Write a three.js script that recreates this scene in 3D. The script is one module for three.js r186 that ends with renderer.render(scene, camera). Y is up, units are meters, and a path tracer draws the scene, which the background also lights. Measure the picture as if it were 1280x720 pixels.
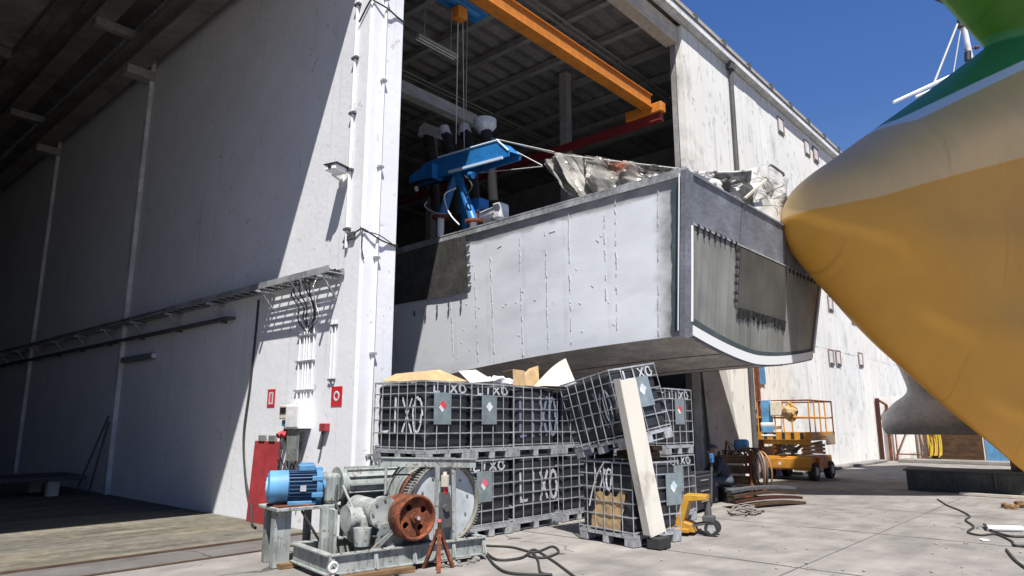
import * as THREE from 'three';
import { mergeGeometries, toCreasedNormals } from 'three/addons/utils/BufferGeometryUtils.js';
import { RoundedBoxGeometry } from 'three/addons/geometries/RoundedBoxGeometry.js';
import { MarchingCubes } from 'three/addons/objects/MarchingCubes.js';

// ---------------------------------------------------------------- camera, sky, sun, exposure
const scene = new THREE.Scene();
const V = (x, y, z) => new THREE.Vector3(x, y, z);
const FOCAL = 861, PITCH = Math.atan(170 / FOCAL), YAW = 41.56 * Math.PI / 180, EYE = V(0, 1.7, 0);
const fwdH = V(Math.cos(YAW), 0, -Math.sin(YAW)), RIGHT = V(Math.sin(YAW), 0, Math.cos(YAW));
const FWD = fwdH.clone().multiplyScalar(Math.cos(PITCH)).add(V(0, Math.sin(PITCH), 0));
const UPV = fwdH.clone().multiplyScalar(-Math.sin(PITCH)).add(V(0, Math.cos(PITCH), 0));
const camera = new THREE.PerspectiveCamera(2 * Math.atan(360 / FOCAL) * 180 / Math.PI, 1280 / 720, 0.1, 600);
camera.position.copy(EYE); camera.lookAt(EYE.clone().add(FWD));

const renderer = new THREE.WebGLRenderer({ antialias: true });
renderer.toneMapping = THREE.LinearToneMapping;
renderer.toneMappingExposure = 1.65;
renderer.shadowMap.enabled = true;

{ // clear deep-blue sky: air only
  const w = 256, h = 128, d = new Float32Array(w * h * 4);
  const stops = [[-90, .13, .12, .11], [-2, .2, .22, .24], [0, .29, .36, .46], [12, .105, .185, .375], [24, .048, .114, .30], [36, .031, .082, .25], [90, .02, .054, .175]];
  for (let j = 0; j < h; j++) {
    const el = (j + .5) / h * 180 - 90;
    let k = 0; while (k < stops.length - 2 && el > stops[k + 1][0]) k++;
    const a = stops[k], b = stops[k + 1], t = Math.min(1, Math.max(0, (el - a[0]) / (b[0] - a[0])));
    for (let i = 0; i < w; i++) { const o = (j * w + i) * 4; for (let c = 0; c < 3; c++) d[o + c] = a[c + 1] + (b[c + 1] - a[c + 1]) * t; d[o + 3] = 1; }
  }
  const t = new THREE.DataTexture(d, w, h, THREE.RGBAFormat, THREE.FloatType);
  t.mapping = THREE.EquirectangularReflectionMapping; t.magFilter = t.minFilter = THREE.LinearFilter; t.needsUpdate = true;
  scene.background = t; scene.environment = t;
}
const sun = new THREE.DirectionalLight(new THREE.Color(1, .965, .91), 5);
const SUN = V(.37, -1, -.42);                       // the way the light travels
sun.target.position.set(14, 0, -8); sun.position.copy(sun.target.position).addScaledVector(SUN, -40);
sun.castShadow = true; sun.shadow.mapSize.set(4096, 4096);
Object.assign(sun.shadow.camera, { left: -45, right: 45, top: 45, bottom: -45, near: 1, far: 130 });
scene.add(sun, sun.target);

// ---------------------------------------------------------------- helpers
let seed = 12345;
const rnd = () => { seed |= 0; seed = seed + 0x6D2B79F5 | 0; let t = Math.imul(seed ^ seed >>> 15, 1 | seed); t = t + Math.imul(t ^ t >>> 7, 61 | t) ^ t; return ((t ^ t >>> 14) >>> 0) / 4294967296; };
const rr = (a, b) => a + (b - a) * rnd();
const lerp = (a, b, t) => a + (b - a) * t, clamp = (x, a = 0, b = 1) => Math.min(b, Math.max(a, x));
const sstep = (a, b, x) => { const t = clamp((x - a) / (b - a)); return t * t * (3 - 2 * t); };
// a pixel of the photograph gives a direction; the plane it meets gives the place
const rayOf = (px, py) => FWD.clone().multiplyScalar(FOCAL).addScaledVector(RIGHT, px - 640).addScaledVector(UPV, 360 - py).normalize();
const onX = (px, py, x) => { const d = rayOf(px, py); return EYE.clone().addScaledVector(d, x / d.x); };
const onY = (px, py, y = 0) => { const d = rayOf(px, py); return EYE.clone().addScaledVector(d, (y - EYE.y) / d.y); };
const onZ = (px, py, z) => { const d = rayOf(px, py); return EYE.clone().addScaledVector(d, z / d.z); };

const hsh = (i, j, s) => { let n = Math.imul(i, 374761393) + Math.imul(j, 668265263) + Math.imul(s, 974634) | 0; n = Math.imul(n ^ n >>> 13, 1274126177); return ((n ^ n >>> 16) >>> 0) / 4294967296; };
function vn(x, y, px, py, s) {
  const xi = Math.floor(x), yi = Math.floor(y); let fx = x - xi, fy = y - yi; fx = fx * fx * (3 - 2 * fx); fy = fy * fy * (3 - 2 * fy);
  const m = (a, p) => ((a % p) + p) % p, x0 = m(xi, px), x1 = m(xi + 1, px), y0 = m(yi, py), y1 = m(yi + 1, py);
  return lerp(lerp(hsh(x0, y0, s), hsh(x1, y0, s), fx), lerp(hsh(x0, y1, s), hsh(x1, y1, s), fx), fy);
}
function fbm(u, v, bx, by, oct, s) { let a = 0, w = .5, t = 0; for (let o = 0; o < oct; o++) { a += w * vn(u * bx, v * by, bx, by, s + o); t += w; bx *= 2; by *= 2; w *= .55; } return a / t; }
function tex(n, m, fn, srgb = true, my = m) {
  const d = new Uint8Array(n * n * 4);
  for (let j = 0; j < n; j++) for (let i = 0; i < n; i++) { const c = fn((i + .5) / n, (j + .5) / n), o = (j * n + i) * 4; d[o] = clamp(c[0]) * 255; d[o + 1] = clamp(c[1]) * 255; d[o + 2] = clamp(c[2]) * 255; d[o + 3] = 255; }
  const t = new THREE.DataTexture(d, n, n); t.wrapS = t.wrapT = THREE.RepeatWrapping; t.magFilter = THREE.LinearFilter; t.minFilter = THREE.LinearMipmapLinearFilter; t.generateMipmaps = true;
  if (srgb) t.colorSpace = THREE.SRGBColorSpace; t.repeat.set(1 / m, 1 / my); t.needsUpdate = true; return t;
}
const g3 = (v, r = 1, g = 1, b = 1) => [v * r, v * g, v * b];
const T = {
  concrete: tex(1280, 17, (u, v) => { const a = fbm(u, v, 4, 4, 5, 1), b = fbm(u, v, 40, 40, 4, 9), c = fbm(u, v, 9, 9, 4, 21), sp = vn(u * 260, v * 260, 260, 260, 5); const gr = fbm(u, v, 20, 110, 3, 27); let k = .465 + (a - .5) * .12 + (b - .5) * .15 + (gr - .5) * .07; if (c > .64) k -= (c - .64) * .22; if (sp > .93) k -= .06; const cr = Math.abs(fbm(u, v, 5, 5, 5, 15) - .5), ms = fbm(u, v, 6, 6, 3, 17); if (cr < .0035 && ms > .52) k -= .16; for (const [cx, cy, r] of [[.3, -.5, .92], [.33, -.5, .985], [1.4, .2, .8], [1.4, .2, .865], [.1, 1.6, .95]]) { const q = Math.abs(Math.hypot(u - cx, v - cy) - r); if (q < .0065) k -= .035 * clamp((fbm(u, v, 50, 50, 3, 29) - .38) * 4) * (1 - q / .0085); } const oil = fbm(u, v, 14, 14, 4, 19); if (oil > .72) k -= .03; const pale = fbm(u, v, 7, 7, 4, 23); if (pale > .66) k += .02; return g3(k * 1.06, 1.0, .965, .93); }),
  concreteBump: tex(512, 1.4, (u, v) => g3(fbm(u, v, 16, 16, 5, 3)), false),
  bayfloor: tex(1024, 7, (u, v) => { const a = fbm(u, v, 3, 46, 4, 31), b = fbm(u, v, 5, 12, 4, 37), c = fbm(u, v, 60, 60, 3, 33); const k = .39 + (a - .5) * .25 + (b - .5) * .12 + (c - .5) * .15; return g3(k, 1, .955 - .05 * (b - .5), .84 - .15 * (b - .5)); }),
  wall: tex(1024, 9, (u, v) => { const a = fbm(u, v, 5, 5, 5, 41), s = fbm(u, v, 90, 3, 4, 43), c = fbm(u, v, 24, 24, 4, 47), q = fbm(u, v, 70, 70, 3, 49); let k = .90 + (a - .5) * .06 + (c - .5) * .04; if (s > .66) k -= (s - .66) * .3; let w = 0; if (q > .8) { k -= .09; w = .03; } return [k, k * (1 - w * .5), k * (1 - w)]; }),
  facade: tex(1024, 7, (u, v) => { const a = fbm(u, v, 4, 4, 5, 51), s = fbm(u, v, 60, 2, 5, 53), c = fbm(u, v, 30, 22, 4, 57); let k = .90 + (a - .5) * .08; if (s > .58) k -= (s - .58) * .55 * clamp(a * 1.6); if (c > .66) k -= (c - .66) * .8; const pl = fbm(u, v, 6, 8, 5, 59); if (pl > .66) k -= .02 + (pl - .66) * .4; return [k, k * .995, k * .975]; }),
  rough: tex(256, 1, (u, v) => g3(.5 + (fbm(u, v, 8, 8, 5, 61) - .5) * .9), false),
  galv: tex(512, 1.3, (u, v) => { const a = fbm(u, v, 22, 22, 3, 71), b = fbm(u, v, 4, 4, 4, 73); return g3(.60 + (a - .5) * .22 + (b - .5) * .28, .99, 1, 1.01); }),
  greypaint: tex(512, 1.2, (u, v) => { const a = fbm(u, v, 6, 6, 5, 81), c = fbm(u, v, 30, 30, 4, 83), s = fbm(u, v, 40, 5, 3, 84); let k = .53 + (a - .5) * .24; const rust = c > .735 ? 1 : c > .70 ? (c - .70) / .035 : 0; if (s > .64) k -= .07; return [lerp(k, .36, rust * .7), lerp(k * 1.01, .25, rust * .7), lerp(k * 1.0, .17, rust * .7)]; }),
  rust: tex(512, .6, (u, v) => { const a = fbm(u, v, 6, 6, 5, 91), c = fbm(u, v, 30, 30, 4, 93); const k = .6 + (a - .5) * .9 + (c - .5) * .5; return [.56 * k + .07, .29 * k + .05, .17 * k + .04]; }),
  card: tex(256, .7, (u, v) => { const a = fbm(u, v, 4, 4, 4, 101), s = fbm(u, v, 90, 3, 2, 103); const k = .9 + (a - .5) * .3 + (s - .5) * .12; return [.76 * k, .64 * k, .47 * k]; }),
  timber: tex(512, 1, (u, v) => { const a = fbm(u, v, 3, 60, 4, 111), c = fbm(u, v, 4, 8, 4, 113); const k = .8 + (a - .5) * .6 + (c - .5) * .5; return [.52 * k, .40 * k, .27 * k]; }),
  transom: tex(1024, 7, (u, v) => { const s = fbm(u, v, 130, 4, 5, 121), a = fbm(u, v, 8, 8, 4, 123), s2 = fbm(u, v, 30, 2, 4, 125); const k = .54 + (s - .5) * .12 + (a - .5) * .22 + (s2 - .5) * .07; return g3(k, 1.0, 1.01, .965); }),
  steel: tex(512, 2.4, (u, v) => { const a = fbm(u, v, 5, 5, 5, 131), s = fbm(u, v, 20, 60, 4, 133), k = .42 + (a - .5) * .2 + (s - .5) * .12; return g3(k, .97, 1, 1.05); }),
  dirt: tex(512, 3, (u, v) => { const a = fbm(u, v, 4, 4, 5, 141), c = fbm(u, v, 30, 30, 4, 143); const k = .9 + (a - .5) * .35 + (c - .5) * .22; return g3(clamp(k)); }),
};
function mat(c, rough = .6, metal = 0, o = {}) { const m = new THREE.MeshStandardMaterial({ roughness: rough, metalness: metal, side: THREE.DoubleSide, ...o }); if (Array.isArray(c)) m.color.setRGB(...c); else m.color.set(c); return m; }
const M = {
  concrete: mat('#ffffff', .92, 0, { map: T.concrete, bumpMap: T.concreteBump, bumpScale: .006 }),
  joint: mat([.07, .065, .06], 1), soil: mat([.2, .18, .16], 1),
  bayfloor: mat('#ffffff', .85, 0, { map: T.bayfloor, bumpMap: T.concreteBump, bumpScale: .004 }),
  track: mat([.55, .55, .57], .8, 0, { map: T.concrete, bumpMap: T.concreteBump, bumpScale: .004 }),
  wall: mat([.91, .92, .96], .85, 0, { map: T.wall, bumpMap: T.concreteBump, bumpScale: .003 }),
  facade: mat([1, 1, 1], .75, 0, { map: T.facade, bumpMap: T.rough, bumpScale: .004 }),
  white: mat([.78, .78, .77], .55, 0, { map: T.dirt }), whiteClean: mat([.8, .8, .8], .5),
  cream: mat([.62, .56, .47], .8, 0, { map: T.dirt }), beige: mat([.5, .44, .36], .85, 0, { map: T.dirt }),
  galv: mat([1.15, 1.16, 1.18], .5, .35, { map: T.galv, bumpMap: T.rough, bumpScale: .001 }),
  grey: mat([.8, .87, .84], .6, 0, { map: T.greypaint, bumpMap: T.rough, bumpScale: .0015 }),
  lightgrey: mat([1.2, 1.27, 1.24], .6, 0, { map: T.greypaint, bumpMap: T.rough, bumpScale: .0015 }),
  darkgrey: mat([.10, .10, .105], .75, 0, { map: T.dirt }), black: mat([.02, .02, .022], .55), rubber: mat([.025, .025, .025], .85),
  plastic: mat([.026, .028, .032], .4, 0, { bumpMap: T.rough, bumpScale: .004 }), rust: mat('#ffffff', .9, .1, { map: T.rust, bumpMap: T.rough, bumpScale: .003 }),
  blue: mat([.12, .34, .6], .55, 0, { map: T.dirt }), machineBlue: mat([.022, .19, .50], .42, 0, { map: T.dirt }),
  red: mat([.42, .045, .055], .65, 0, { map: T.dirt }), redSign: mat([.55, .02, .03], .5), redBeam: mat([.2, .018, .02], .6, 0, { map: T.dirt }),
  orange: mat([.60, .20, .02], .55, 0, { map: T.dirt }), yellow: mat([.62, .33, .04], .5, 0, { map: T.dirt }), liftYellow: mat([.60, .27, .03], .5, 0, { map: T.dirt }),
  card: mat('#ffffff', .9, 0, { map: T.card }), cardPale: mat([.66, .6, .51], .9, 0, { map: T.dirt }), timber: mat('#ffffff', .85, 0, { map: T.timber, bumpMap: T.rough, bumpScale: .002 }),
  steel: mat([1.5, 1.5, 1.54], .5, .15, { map: T.steel, bumpMap: T.rough, bumpScale: .001 }), transom: mat('#ffffff', .6, .1, { map: T.transom }),
  transomDark: mat([.36, .345, .33], .6, .1, { map: T.transom }), primer: mat([.09, .13, .14], .55, .1, { map: T.dirt }),
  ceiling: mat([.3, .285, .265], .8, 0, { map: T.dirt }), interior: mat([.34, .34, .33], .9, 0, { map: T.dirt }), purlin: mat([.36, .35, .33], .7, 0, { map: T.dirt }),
  girder: mat([.28, .25, .22], .8, 0, { map: T.dirt }), rope: mat([.55, .53, .5], .9), cable: mat([.03, .03, .03], .7), copper: mat([.38, .20, .10], .6, .1, { map: T.dirt }),
  paintMark: mat([.62, .66, .72], .8), paintWhite: mat([.78, .79, .8], .7, 0, { map: T.dirt }), plate: mat([.30, .36, .38], .4, .3, { map: T.dirt }), shipYellow: mat([.50, .26, .055], .38, 0, { map: T.dirt }),
  shipTan: mat([.36, .30, .21], .36, 0, { map: T.dirt }), shipGreen: mat([.035, .20, .06], .4, 0, { map: T.dirt }), shipWhite: mat([.45, .52, .56], .5), antifoul: mat([.60, .66, .74], .6, 0, { map: T.dirt }),
};

const nonIdx = g => { const r = g.index ? g.toNonIndexed() : g; for (const k of Object.keys(r.attributes)) if (!['position', 'normal', 'uv', 'color'].includes(k)) r.deleteAttribute(k); return r; };
function triUV(g) { // uv in metres from the dominant axis of each face
  const p = g.attributes.position, n = g.attributes.normal, uv = new Float32Array(p.count * 2);
  for (let i = 0; i < p.count; i += 3) {
    let ax = 0, ay = 0, az = 0; for (let k = 0; k < 3; k++) { ax += n.getX(i + k); ay += n.getY(i + k); az += n.getZ(i + k); }
    ax = Math.abs(ax); ay = Math.abs(ay); az = Math.abs(az);
    for (let k = 0; k < 3; k++) { const j = i + k, x = p.getX(j), y = p.getY(j), z = p.getZ(j); const a = ay >= ax && ay >= az ? [x, z] : ax >= az ? [z, y] : [x, y]; uv[j * 2] = a[0]; uv[j * 2 + 1] = a[1]; }
  }
  g.setAttribute('uv', new THREE.BufferAttribute(uv, 2)); return g;
}
const used = {};
const numbered = n => { used[n] = (used[n] || 0) + 1; return used[n] === 1 ? n : n + '_' + String(used[n] - 1).padStart(3, '0'); };
function mesh(name, geos, m, parent, keepUV = false) {
  geos = (Array.isArray(geos) ? geos : [geos]).map(nonIdx);
  if (!keepUV) geos.forEach(triUV);
  for (const g of geos) if (!m.vertexColors) g.deleteAttribute('color');
  const o = new THREE.Mesh(geos.length > 1 ? mergeGeometries(geos) : geos[0], m); o.castShadow = o.receiveShadow = true;
  o.name = parent ? name : numbered(name); (parent || scene).add(o); return o;
}
function tag(o, label, category, group, kind) { o.userData.label = label; o.userData.category = category; if (group) o.userData.group = group; if (kind) o.userData.kind = kind; return o; }
function struct(o, label, category = 'ground') { return tag(o, label, category, null, 'structure'); }
function thing(name, label, category, pos = [0, 0, 0], turn = 0, group) { const o = new THREE.Group(); o.name = numbered(name); o.position.set(...pos); o.rotation.y = turn; scene.add(o); return tag(o, label, category, group); }
const B = (x0, y0, z0, x1, y1, z1) => new THREE.BoxGeometry(Math.abs(x1 - x0), Math.abs(y1 - y0), Math.abs(z1 - z0)).translate((x0 + x1) / 2, (y0 + y1) / 2, (z0 + z1) / 2);
const RB = (x0, y0, z0, x1, y1, z1, r = .01, s = 2) => new RoundedBoxGeometry(Math.abs(x1 - x0), Math.abs(y1 - y0), Math.abs(z1 - z0), s, r).translate((x0 + x1) / 2, (y0 + y1) / 2, (z0 + z1) / 2);
const vv = a => a.isVector3 ? a : V(...a);
function rod(a, b, r, r2 = r, seg = 8) { a = vv(a); b = vv(b); const d = b.clone().sub(a), g = new THREE.CylinderGeometry(r2, r, d.length(), seg); return g.applyQuaternion(new THREE.Quaternion().setFromUnitVectors(V(0, 1, 0), d.clone().normalize())).translate((a.x + b.x) / 2, (a.y + b.y) / 2, (a.z + b.z) / 2); }
function bar(a, b, w, h, up = V(0, 1, 0)) { a = vv(a); b = vv(b); const d = b.clone().sub(a), L = d.length(); d.normalize(); if (Math.abs(d.dot(up)) > .98) up = V(1, 0, 0); const s = up.clone().cross(d).normalize(), u = d.clone().cross(s); const g = new THREE.BoxGeometry(w, h, L); return g.applyMatrix4(new THREE.Matrix4().makeBasis(s, u, d).setPosition(a.clone().add(b).multiplyScalar(.5))); }
const tube = (pts, r, n = 40, seg = 6, closed = false) => new THREE.TubeGeometry(new THREE.CatmullRomCurve3(pts.map(vv), closed, 'catmullrom', .5), n, r, seg, closed);
function prism(pts, depth, bevel = 0) { const s = new THREE.Shape(pts.map(p => new THREE.Vector2(p[0], p[1]))); return new THREE.ExtrudeGeometry(s, { depth, bevelEnabled: bevel > 0, bevelThickness: bevel, bevelSize: bevel, bevelSegments: 1 }); }
function grid(nu, nv, fn, uvm) { // parametric sheet
  const p = [], uv = [], idx = [];
  for (let j = 0; j <= nv; j++) for (let i = 0; i <= nu; i++) { const q = fn(i / nu, j / nv); p.push(q.x, q.y, q.z); uv.push(uvm ? uvm(i / nu, j / nv)[0] : i / nu, uvm ? uvm(i / nu, j / nv)[1] : j / nv); }
  for (let j = 0; j < nv; j++) for (let i = 0; i < nu; i++) { const a = j * (nu + 1) + i, b = a + 1, c = a + nu + 1, d = c + 1; idx.push(a, b, c, b, d, c); }
  const g = new THREE.BufferGeometry(); g.setAttribute('position', new THREE.Float32BufferAttribute(p, 3)); g.setAttribute('uv', new THREE.Float32BufferAttribute(uv, 2)); g.setIndex(idx); g.computeVertexNormals(); return g;
}
function poly3(pts, t = .004, n) { // flat polygon of given thickness through 3D points
  pts = pts.map(vv); const nn = n || pts[1].clone().sub(pts[0]).cross(pts[2].clone().sub(pts[0])).normalize(); const p = [], f = (a, b, c) => { for (const q of [a, b, c]) p.push(q.x, q.y, q.z); };
  const A = pts.map(q => q.clone().addScaledVector(nn, t / 2)), C = pts.map(q => q.clone().addScaledVector(nn, -t / 2));
  for (let i = 1; i < pts.length - 1; i++) { f(A[0], A[i], A[i + 1]); f(C[0], C[i + 1], C[i]); }
  for (let i = 0; i < pts.length; i++) { const j = (i + 1) % pts.length; f(A[i], C[i], A[j]); f(A[j], C[i], C[j]); }
  const g = new THREE.BufferGeometry(); g.setAttribute('position', new THREE.Float32BufferAttribute(p, 3)); g.computeVertexNormals(); g.setAttribute('uv', new THREE.Float32BufferAttribute(new Float32Array(p.length / 3 * 2), 2)); return g;
}
const rotY = (g, a, x = 0, y = 0, z = 0) => g.rotateY(a).translate(x, y, z);
const FZ = -9.13, WX = 6.57;                         // the front wall's plane, the side wall's plane

// ---------------------------------------------------------------- ground
{
  const gr = struct(mesh('ground', B(-300, -.4, -300, 300, -.03, 300), M.soil), 'bare ground under the boatyard paving');
  const yard = new THREE.Group(); yard.name = 'yard_paving'; scene.add(yard); struct(yard, 'pale concrete slabs of the boatyard with dark joints', 'pavement');
  mesh('joint_bed', B(-30, -.028, -9.12, 62, -.012, 40), M.joint, yard);
  const xs = [-30, -19, -12.1, -5.1, -1.6, 1.9, 5.4, 8.9, 12.4, 15.9, 19.4, 22.9, 26.4, 29.9, 36.9, 50, 62], zs = [-9.12, -3.26, 2.6, 8.5, 20, 40];
  for (let i = 0; i + 1 < xs.length; i++) for (let j = 0; j + 1 < zs.length; j++) {
    const e = .011, ex = .035; const h = rr(-.002, .002);
    mesh('slab', RB(xs[i] + ex, -.05, zs[j] + e, xs[i + 1] - ex, h, zs[j + 1] - e, .006, 1), M.concrete, yard);
  }
  struct(mesh('bay_floor', B(-14, -.05, -48, 6.56, .005, -10.09), M.bayfloor), 'brown streaked floor of the open bay');
  struct(mesh('door_track', [B(-14, -.06, -9.2, 18.34, -.012, -10.04)], M.track), 'grey concrete strip of the sliding door track');
  struct(mesh('track_edge', [B(-14, -.02, -9.185, 6.5, .012, -9.135), B(-14, -.02, -10.085, 6.5, .016, -10.055)], mat([.12, .075, .05], .9, 0, { map: T.dirt })), 'rusty steel edges along the door track');
  struct(mesh('hangar_floor', B(6.9, -.05, -48, 27, .004, -10.05), M.track), 'concrete floor inside the hangar');
}

// ---------------------------------------------------------------- the hangar
const hangar = thing('hangar', 'large white hangar with tall open doorway and orange crane inside', 'building');
{
  const H = hangar, zc = [-9.17, -19.1, -27.2, -35.3, -43.4, -48];
  for (let i = 0; i < 5; i++) mesh('wall_panel', B(WX, 0, zc[i], WX + .3, 14.2, zc[i + 1] + .004), M.wall, H);
  for (let i = 1; i < 5; i++) mesh('wall_column', RB(WX - .1, 0, zc[i] - .09, WX + .05, 12.6, zc[i] + .09, .012, 1), M.white, H);
  mesh('corner_pillar', [RB(WX + .035, 0, FZ - .8, 7.29, 14.1, FZ, .02)], M.wall, H);
  // facade of tall panels right of the doorway
  let x = 18.36; const pm = [M.facade, mat([.96, .965, .98], .75, 0, { map: T.facade, bumpMap: T.rough, bumpScale: .004 }), mat([.98, .965, .95], .75, 0, { map: T.facade, bumpMap: T.rough, bumpScale: .004 })];
  let k = 0; while (x < 45) {
    const w = 1.17; const ys = [0, 4.75 + (k % 3 === 1 ? .02 : 0), 9.4, 14.1];
    for (let j = 0; j < 3; j++) mesh('facade_panel', B(x + .006, ys[j] + .004, FZ - .24, x + w - .006, ys[j + 1] - .004, FZ + rr(-.012, .006)), pm[Math.floor(rnd() * 3)], H);
    x += w; k++;
  }
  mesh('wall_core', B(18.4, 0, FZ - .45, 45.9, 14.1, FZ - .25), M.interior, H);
  mesh('gutter', [B(7, 14.12, FZ - .02, 45.9, 14.17, FZ + .1), B(7, 14.17, FZ + .05, 45.9, 14.42, FZ + .24)], M.white, H);
  mesh('gutter_lip', B(7, 14.40, FZ + .242, 45.9, 14.45, FZ + .27), M.darkgrey, H);
  mesh('roof_edge', B(6.4, 14.5, FZ - .6, 45.9, 14.62, FZ + .18), M.cream, H);
  mesh('roof_edge', B(6.4, 14.62, FZ - .9, 45.9, 14.9, FZ + .05), M.beige, H);
  for (let i = 0; i < 9; i++) mesh('gutter_bracket', B(19 + i * 2.1, 14.44, FZ + .1, 19.06 + i * 2.1, 14.75, FZ + .26), M.darkgrey, H);
  mesh('downpipe', [rod([21.75, 0, FZ + .11], [21.75, 14.2, FZ + .11], .075, .075, 10), B(21.6, 13.9, FZ + .02, 21.9, 14.2, FZ + .22)], M.darkgrey, H);
  mesh('steel_post', B(22.25, 0, FZ + .01, 22.38, 4.6, FZ + .13), M.rust, H);
  // small framed openings high and low on the facade
  const wins = [[975, 158], [1008, 186], [1019, 194], [1037, 380], [1066, 396], [1038, 447], [1047, 448], [1075, 450]];
  for (const [px, py] of wins) {
    const c = onZ(px, py, FZ), w = mesh('window', B(c.x - .3, c.y - .34, FZ + .005, c.x + .3, c.y + .34, FZ + .03), M.darkgrey, H);
    mesh('frame', [B(c.x - .3, c.y - .34, FZ + .03, c.x - .27, c.y + .34, FZ + .06), B(c.x - .27, c.y + .31, FZ + .03, c.x + .3, c.y + .34, FZ + .061), B(c.x + .27, c.y - .34, FZ + .03, c.x + .3, c.y + .31, FZ + .065)], mat([.3, .2, .18], .8), w);
    mesh('shutter', B(c.x - .25, c.y - .22, FZ + .032, c.x + .19, c.y + .28, FZ + .05), M.white, w);  // shutter set off centre; dark backing right and below stands for its shadow
  }
  // roof and inside
  const rib = []; for (let i = 0; i <= 128; i++) { const z = -9.7 - i * .3; rib.push(V(0, i % 2 ? .06 : 0, z)); }
  const roofG = grid(1, 128, (u, v) => { const q = rib[Math.round(v * 128)]; return V(lerp(6.6, 45.8, u), 14.12 + q.y, q.z); });
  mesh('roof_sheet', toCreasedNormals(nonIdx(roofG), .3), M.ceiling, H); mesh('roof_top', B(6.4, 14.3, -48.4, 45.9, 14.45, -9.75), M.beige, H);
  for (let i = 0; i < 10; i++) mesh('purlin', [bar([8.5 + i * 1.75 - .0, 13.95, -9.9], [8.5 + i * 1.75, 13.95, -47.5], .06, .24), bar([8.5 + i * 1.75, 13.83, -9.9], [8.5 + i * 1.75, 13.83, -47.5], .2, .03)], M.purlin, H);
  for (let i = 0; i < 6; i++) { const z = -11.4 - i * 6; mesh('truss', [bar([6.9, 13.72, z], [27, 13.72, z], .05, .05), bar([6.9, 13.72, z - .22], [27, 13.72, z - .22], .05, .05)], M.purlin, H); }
  mesh('header_beam', RB(7.3, 13.5, FZ - .55, 18.34, 14.09, FZ - .12, .03), M.cream, H);
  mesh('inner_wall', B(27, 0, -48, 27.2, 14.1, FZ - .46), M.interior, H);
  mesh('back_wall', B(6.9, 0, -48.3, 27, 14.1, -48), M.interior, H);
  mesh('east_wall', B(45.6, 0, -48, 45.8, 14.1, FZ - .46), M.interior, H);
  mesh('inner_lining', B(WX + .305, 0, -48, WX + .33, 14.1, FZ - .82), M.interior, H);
  for (let i = 0; i < 4; i++) mesh('inner_column', B(18.1, 0, -13.5 - i * 7, 18.4, 14, -13.8 - i * 7), M.purlin, H);
  mesh('crane_rail', [bar([17.9, 11.0, -9.7], [17.9, 11.0, -47], .2, .22)], M.redBeam, H);
  mesh('crane_rail', [bar([7.25, 10.95, -10], [7.25, 10.95, -47], .26, .34)], M.redBeam, H);
}
{ // added grey sheet, coloured and cut to stand for the slanted shadow by the doorway
  const s = mesh('shadow_sheet', [poly3([[18.38, .01, -8.85], [20.5, .01, -8.85], [19.95, 3.5, -9.06], [18.38, 3.5, -9.06]], .02)], mat([.55, .54, .52], .7, 0, { map: T.facade })); tag(s, 'grey sheet added for the slanted shadow beside the dark doorway', 'sheet');
}
{ // orange overhead crane
  const c = thing('overhead_crane', 'orange overhead travelling crane spanning the hangar roof', 'crane', [0, 0, 0]);
  mesh('girder', [RB(7.3, 11.33, -10.2, 17.75, 11.72, -9.96, .012, 1), B(7.3, 11.3, -10.26, 17.75, 11.328, -9.9), B(7.3, 11.722, -10.26, 17.75, 11.75, -9.9)], M.orange, c);
  mesh('end_carriage', RB(17.72, 11.13, -10.9, 18.0, 11.45, -9.6, .03), M.orange, c);
  mesh('end_carriage', RB(7.1, 11.15, -11.2, 7.4, 11.62, -9.55, .03), M.orange, c);
  const t = mesh('hoist', [RB(9.6, 11.35, -10.9, 10.9, 11.95, -10.36, .05), rod([9.7, 11.5, -10.62], [10.7, 11.5, -10.62], .2, .2, 14)], M.machineBlue, c);
  mesh('hook_block', [RB(9.98, 11.0, -10.75, 10.28, 11.3, -10.5, .03)], M.orange, t);
  const top = V(10.15, 11.3, -10.7);
  mesh('hoist_rope', [rod(top, onX(570, 180, 11.5), .014, .014, 5), rod([10.35, 11.3, -10.75], V(11.6, 8.1, -11.9), .01, .01, 5)], M.rope, c);
}
{ const l = thing('strip_light', 'unlit strip light hanging under the hangar ceiling', 'light', [0, 0, 0]);
  mesh('housing', B(9.95, 11.0, -12.05, 11.3, 11.07, -11.85), M.purlin, l); for (const dz of [-.05, .05]) mesh('lamp_tube', rod([9.98, 10.98, -11.95 + dz], [11.27, 10.98, -11.95 + dz], .015), M.white, l);
  mesh('hanger', [rod([10.2, 11.05, -11.95], [10.2, 13.8, -11.95], .01), rod([11.1, 11.05, -11.95], [11.1, 13.8, -11.95], .01)], M.purlin, l); }
{ const b = thing('service_walkway', 'brown service beam hanging in the dark doorway above the blue machine', 'beam');
  mesh('beam', bar([7.4, 10.1, -12.9], [12.9, 10.1, -12.9], .3, .3), M.purlin, b); mesh('handrail', [bar([7.4, 9.85, -12.6], [12.9, 9.85, -12.6], .05, .05)], M.purlin, b);
  mesh('hanger', [rod([9, 10.2, -12.9], [9, 13.9, -12.9], .02), rod([12.6, 10.2, -12.9], [12.6, 13.9, -12.9], .02)], M.purlin, b); }

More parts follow.
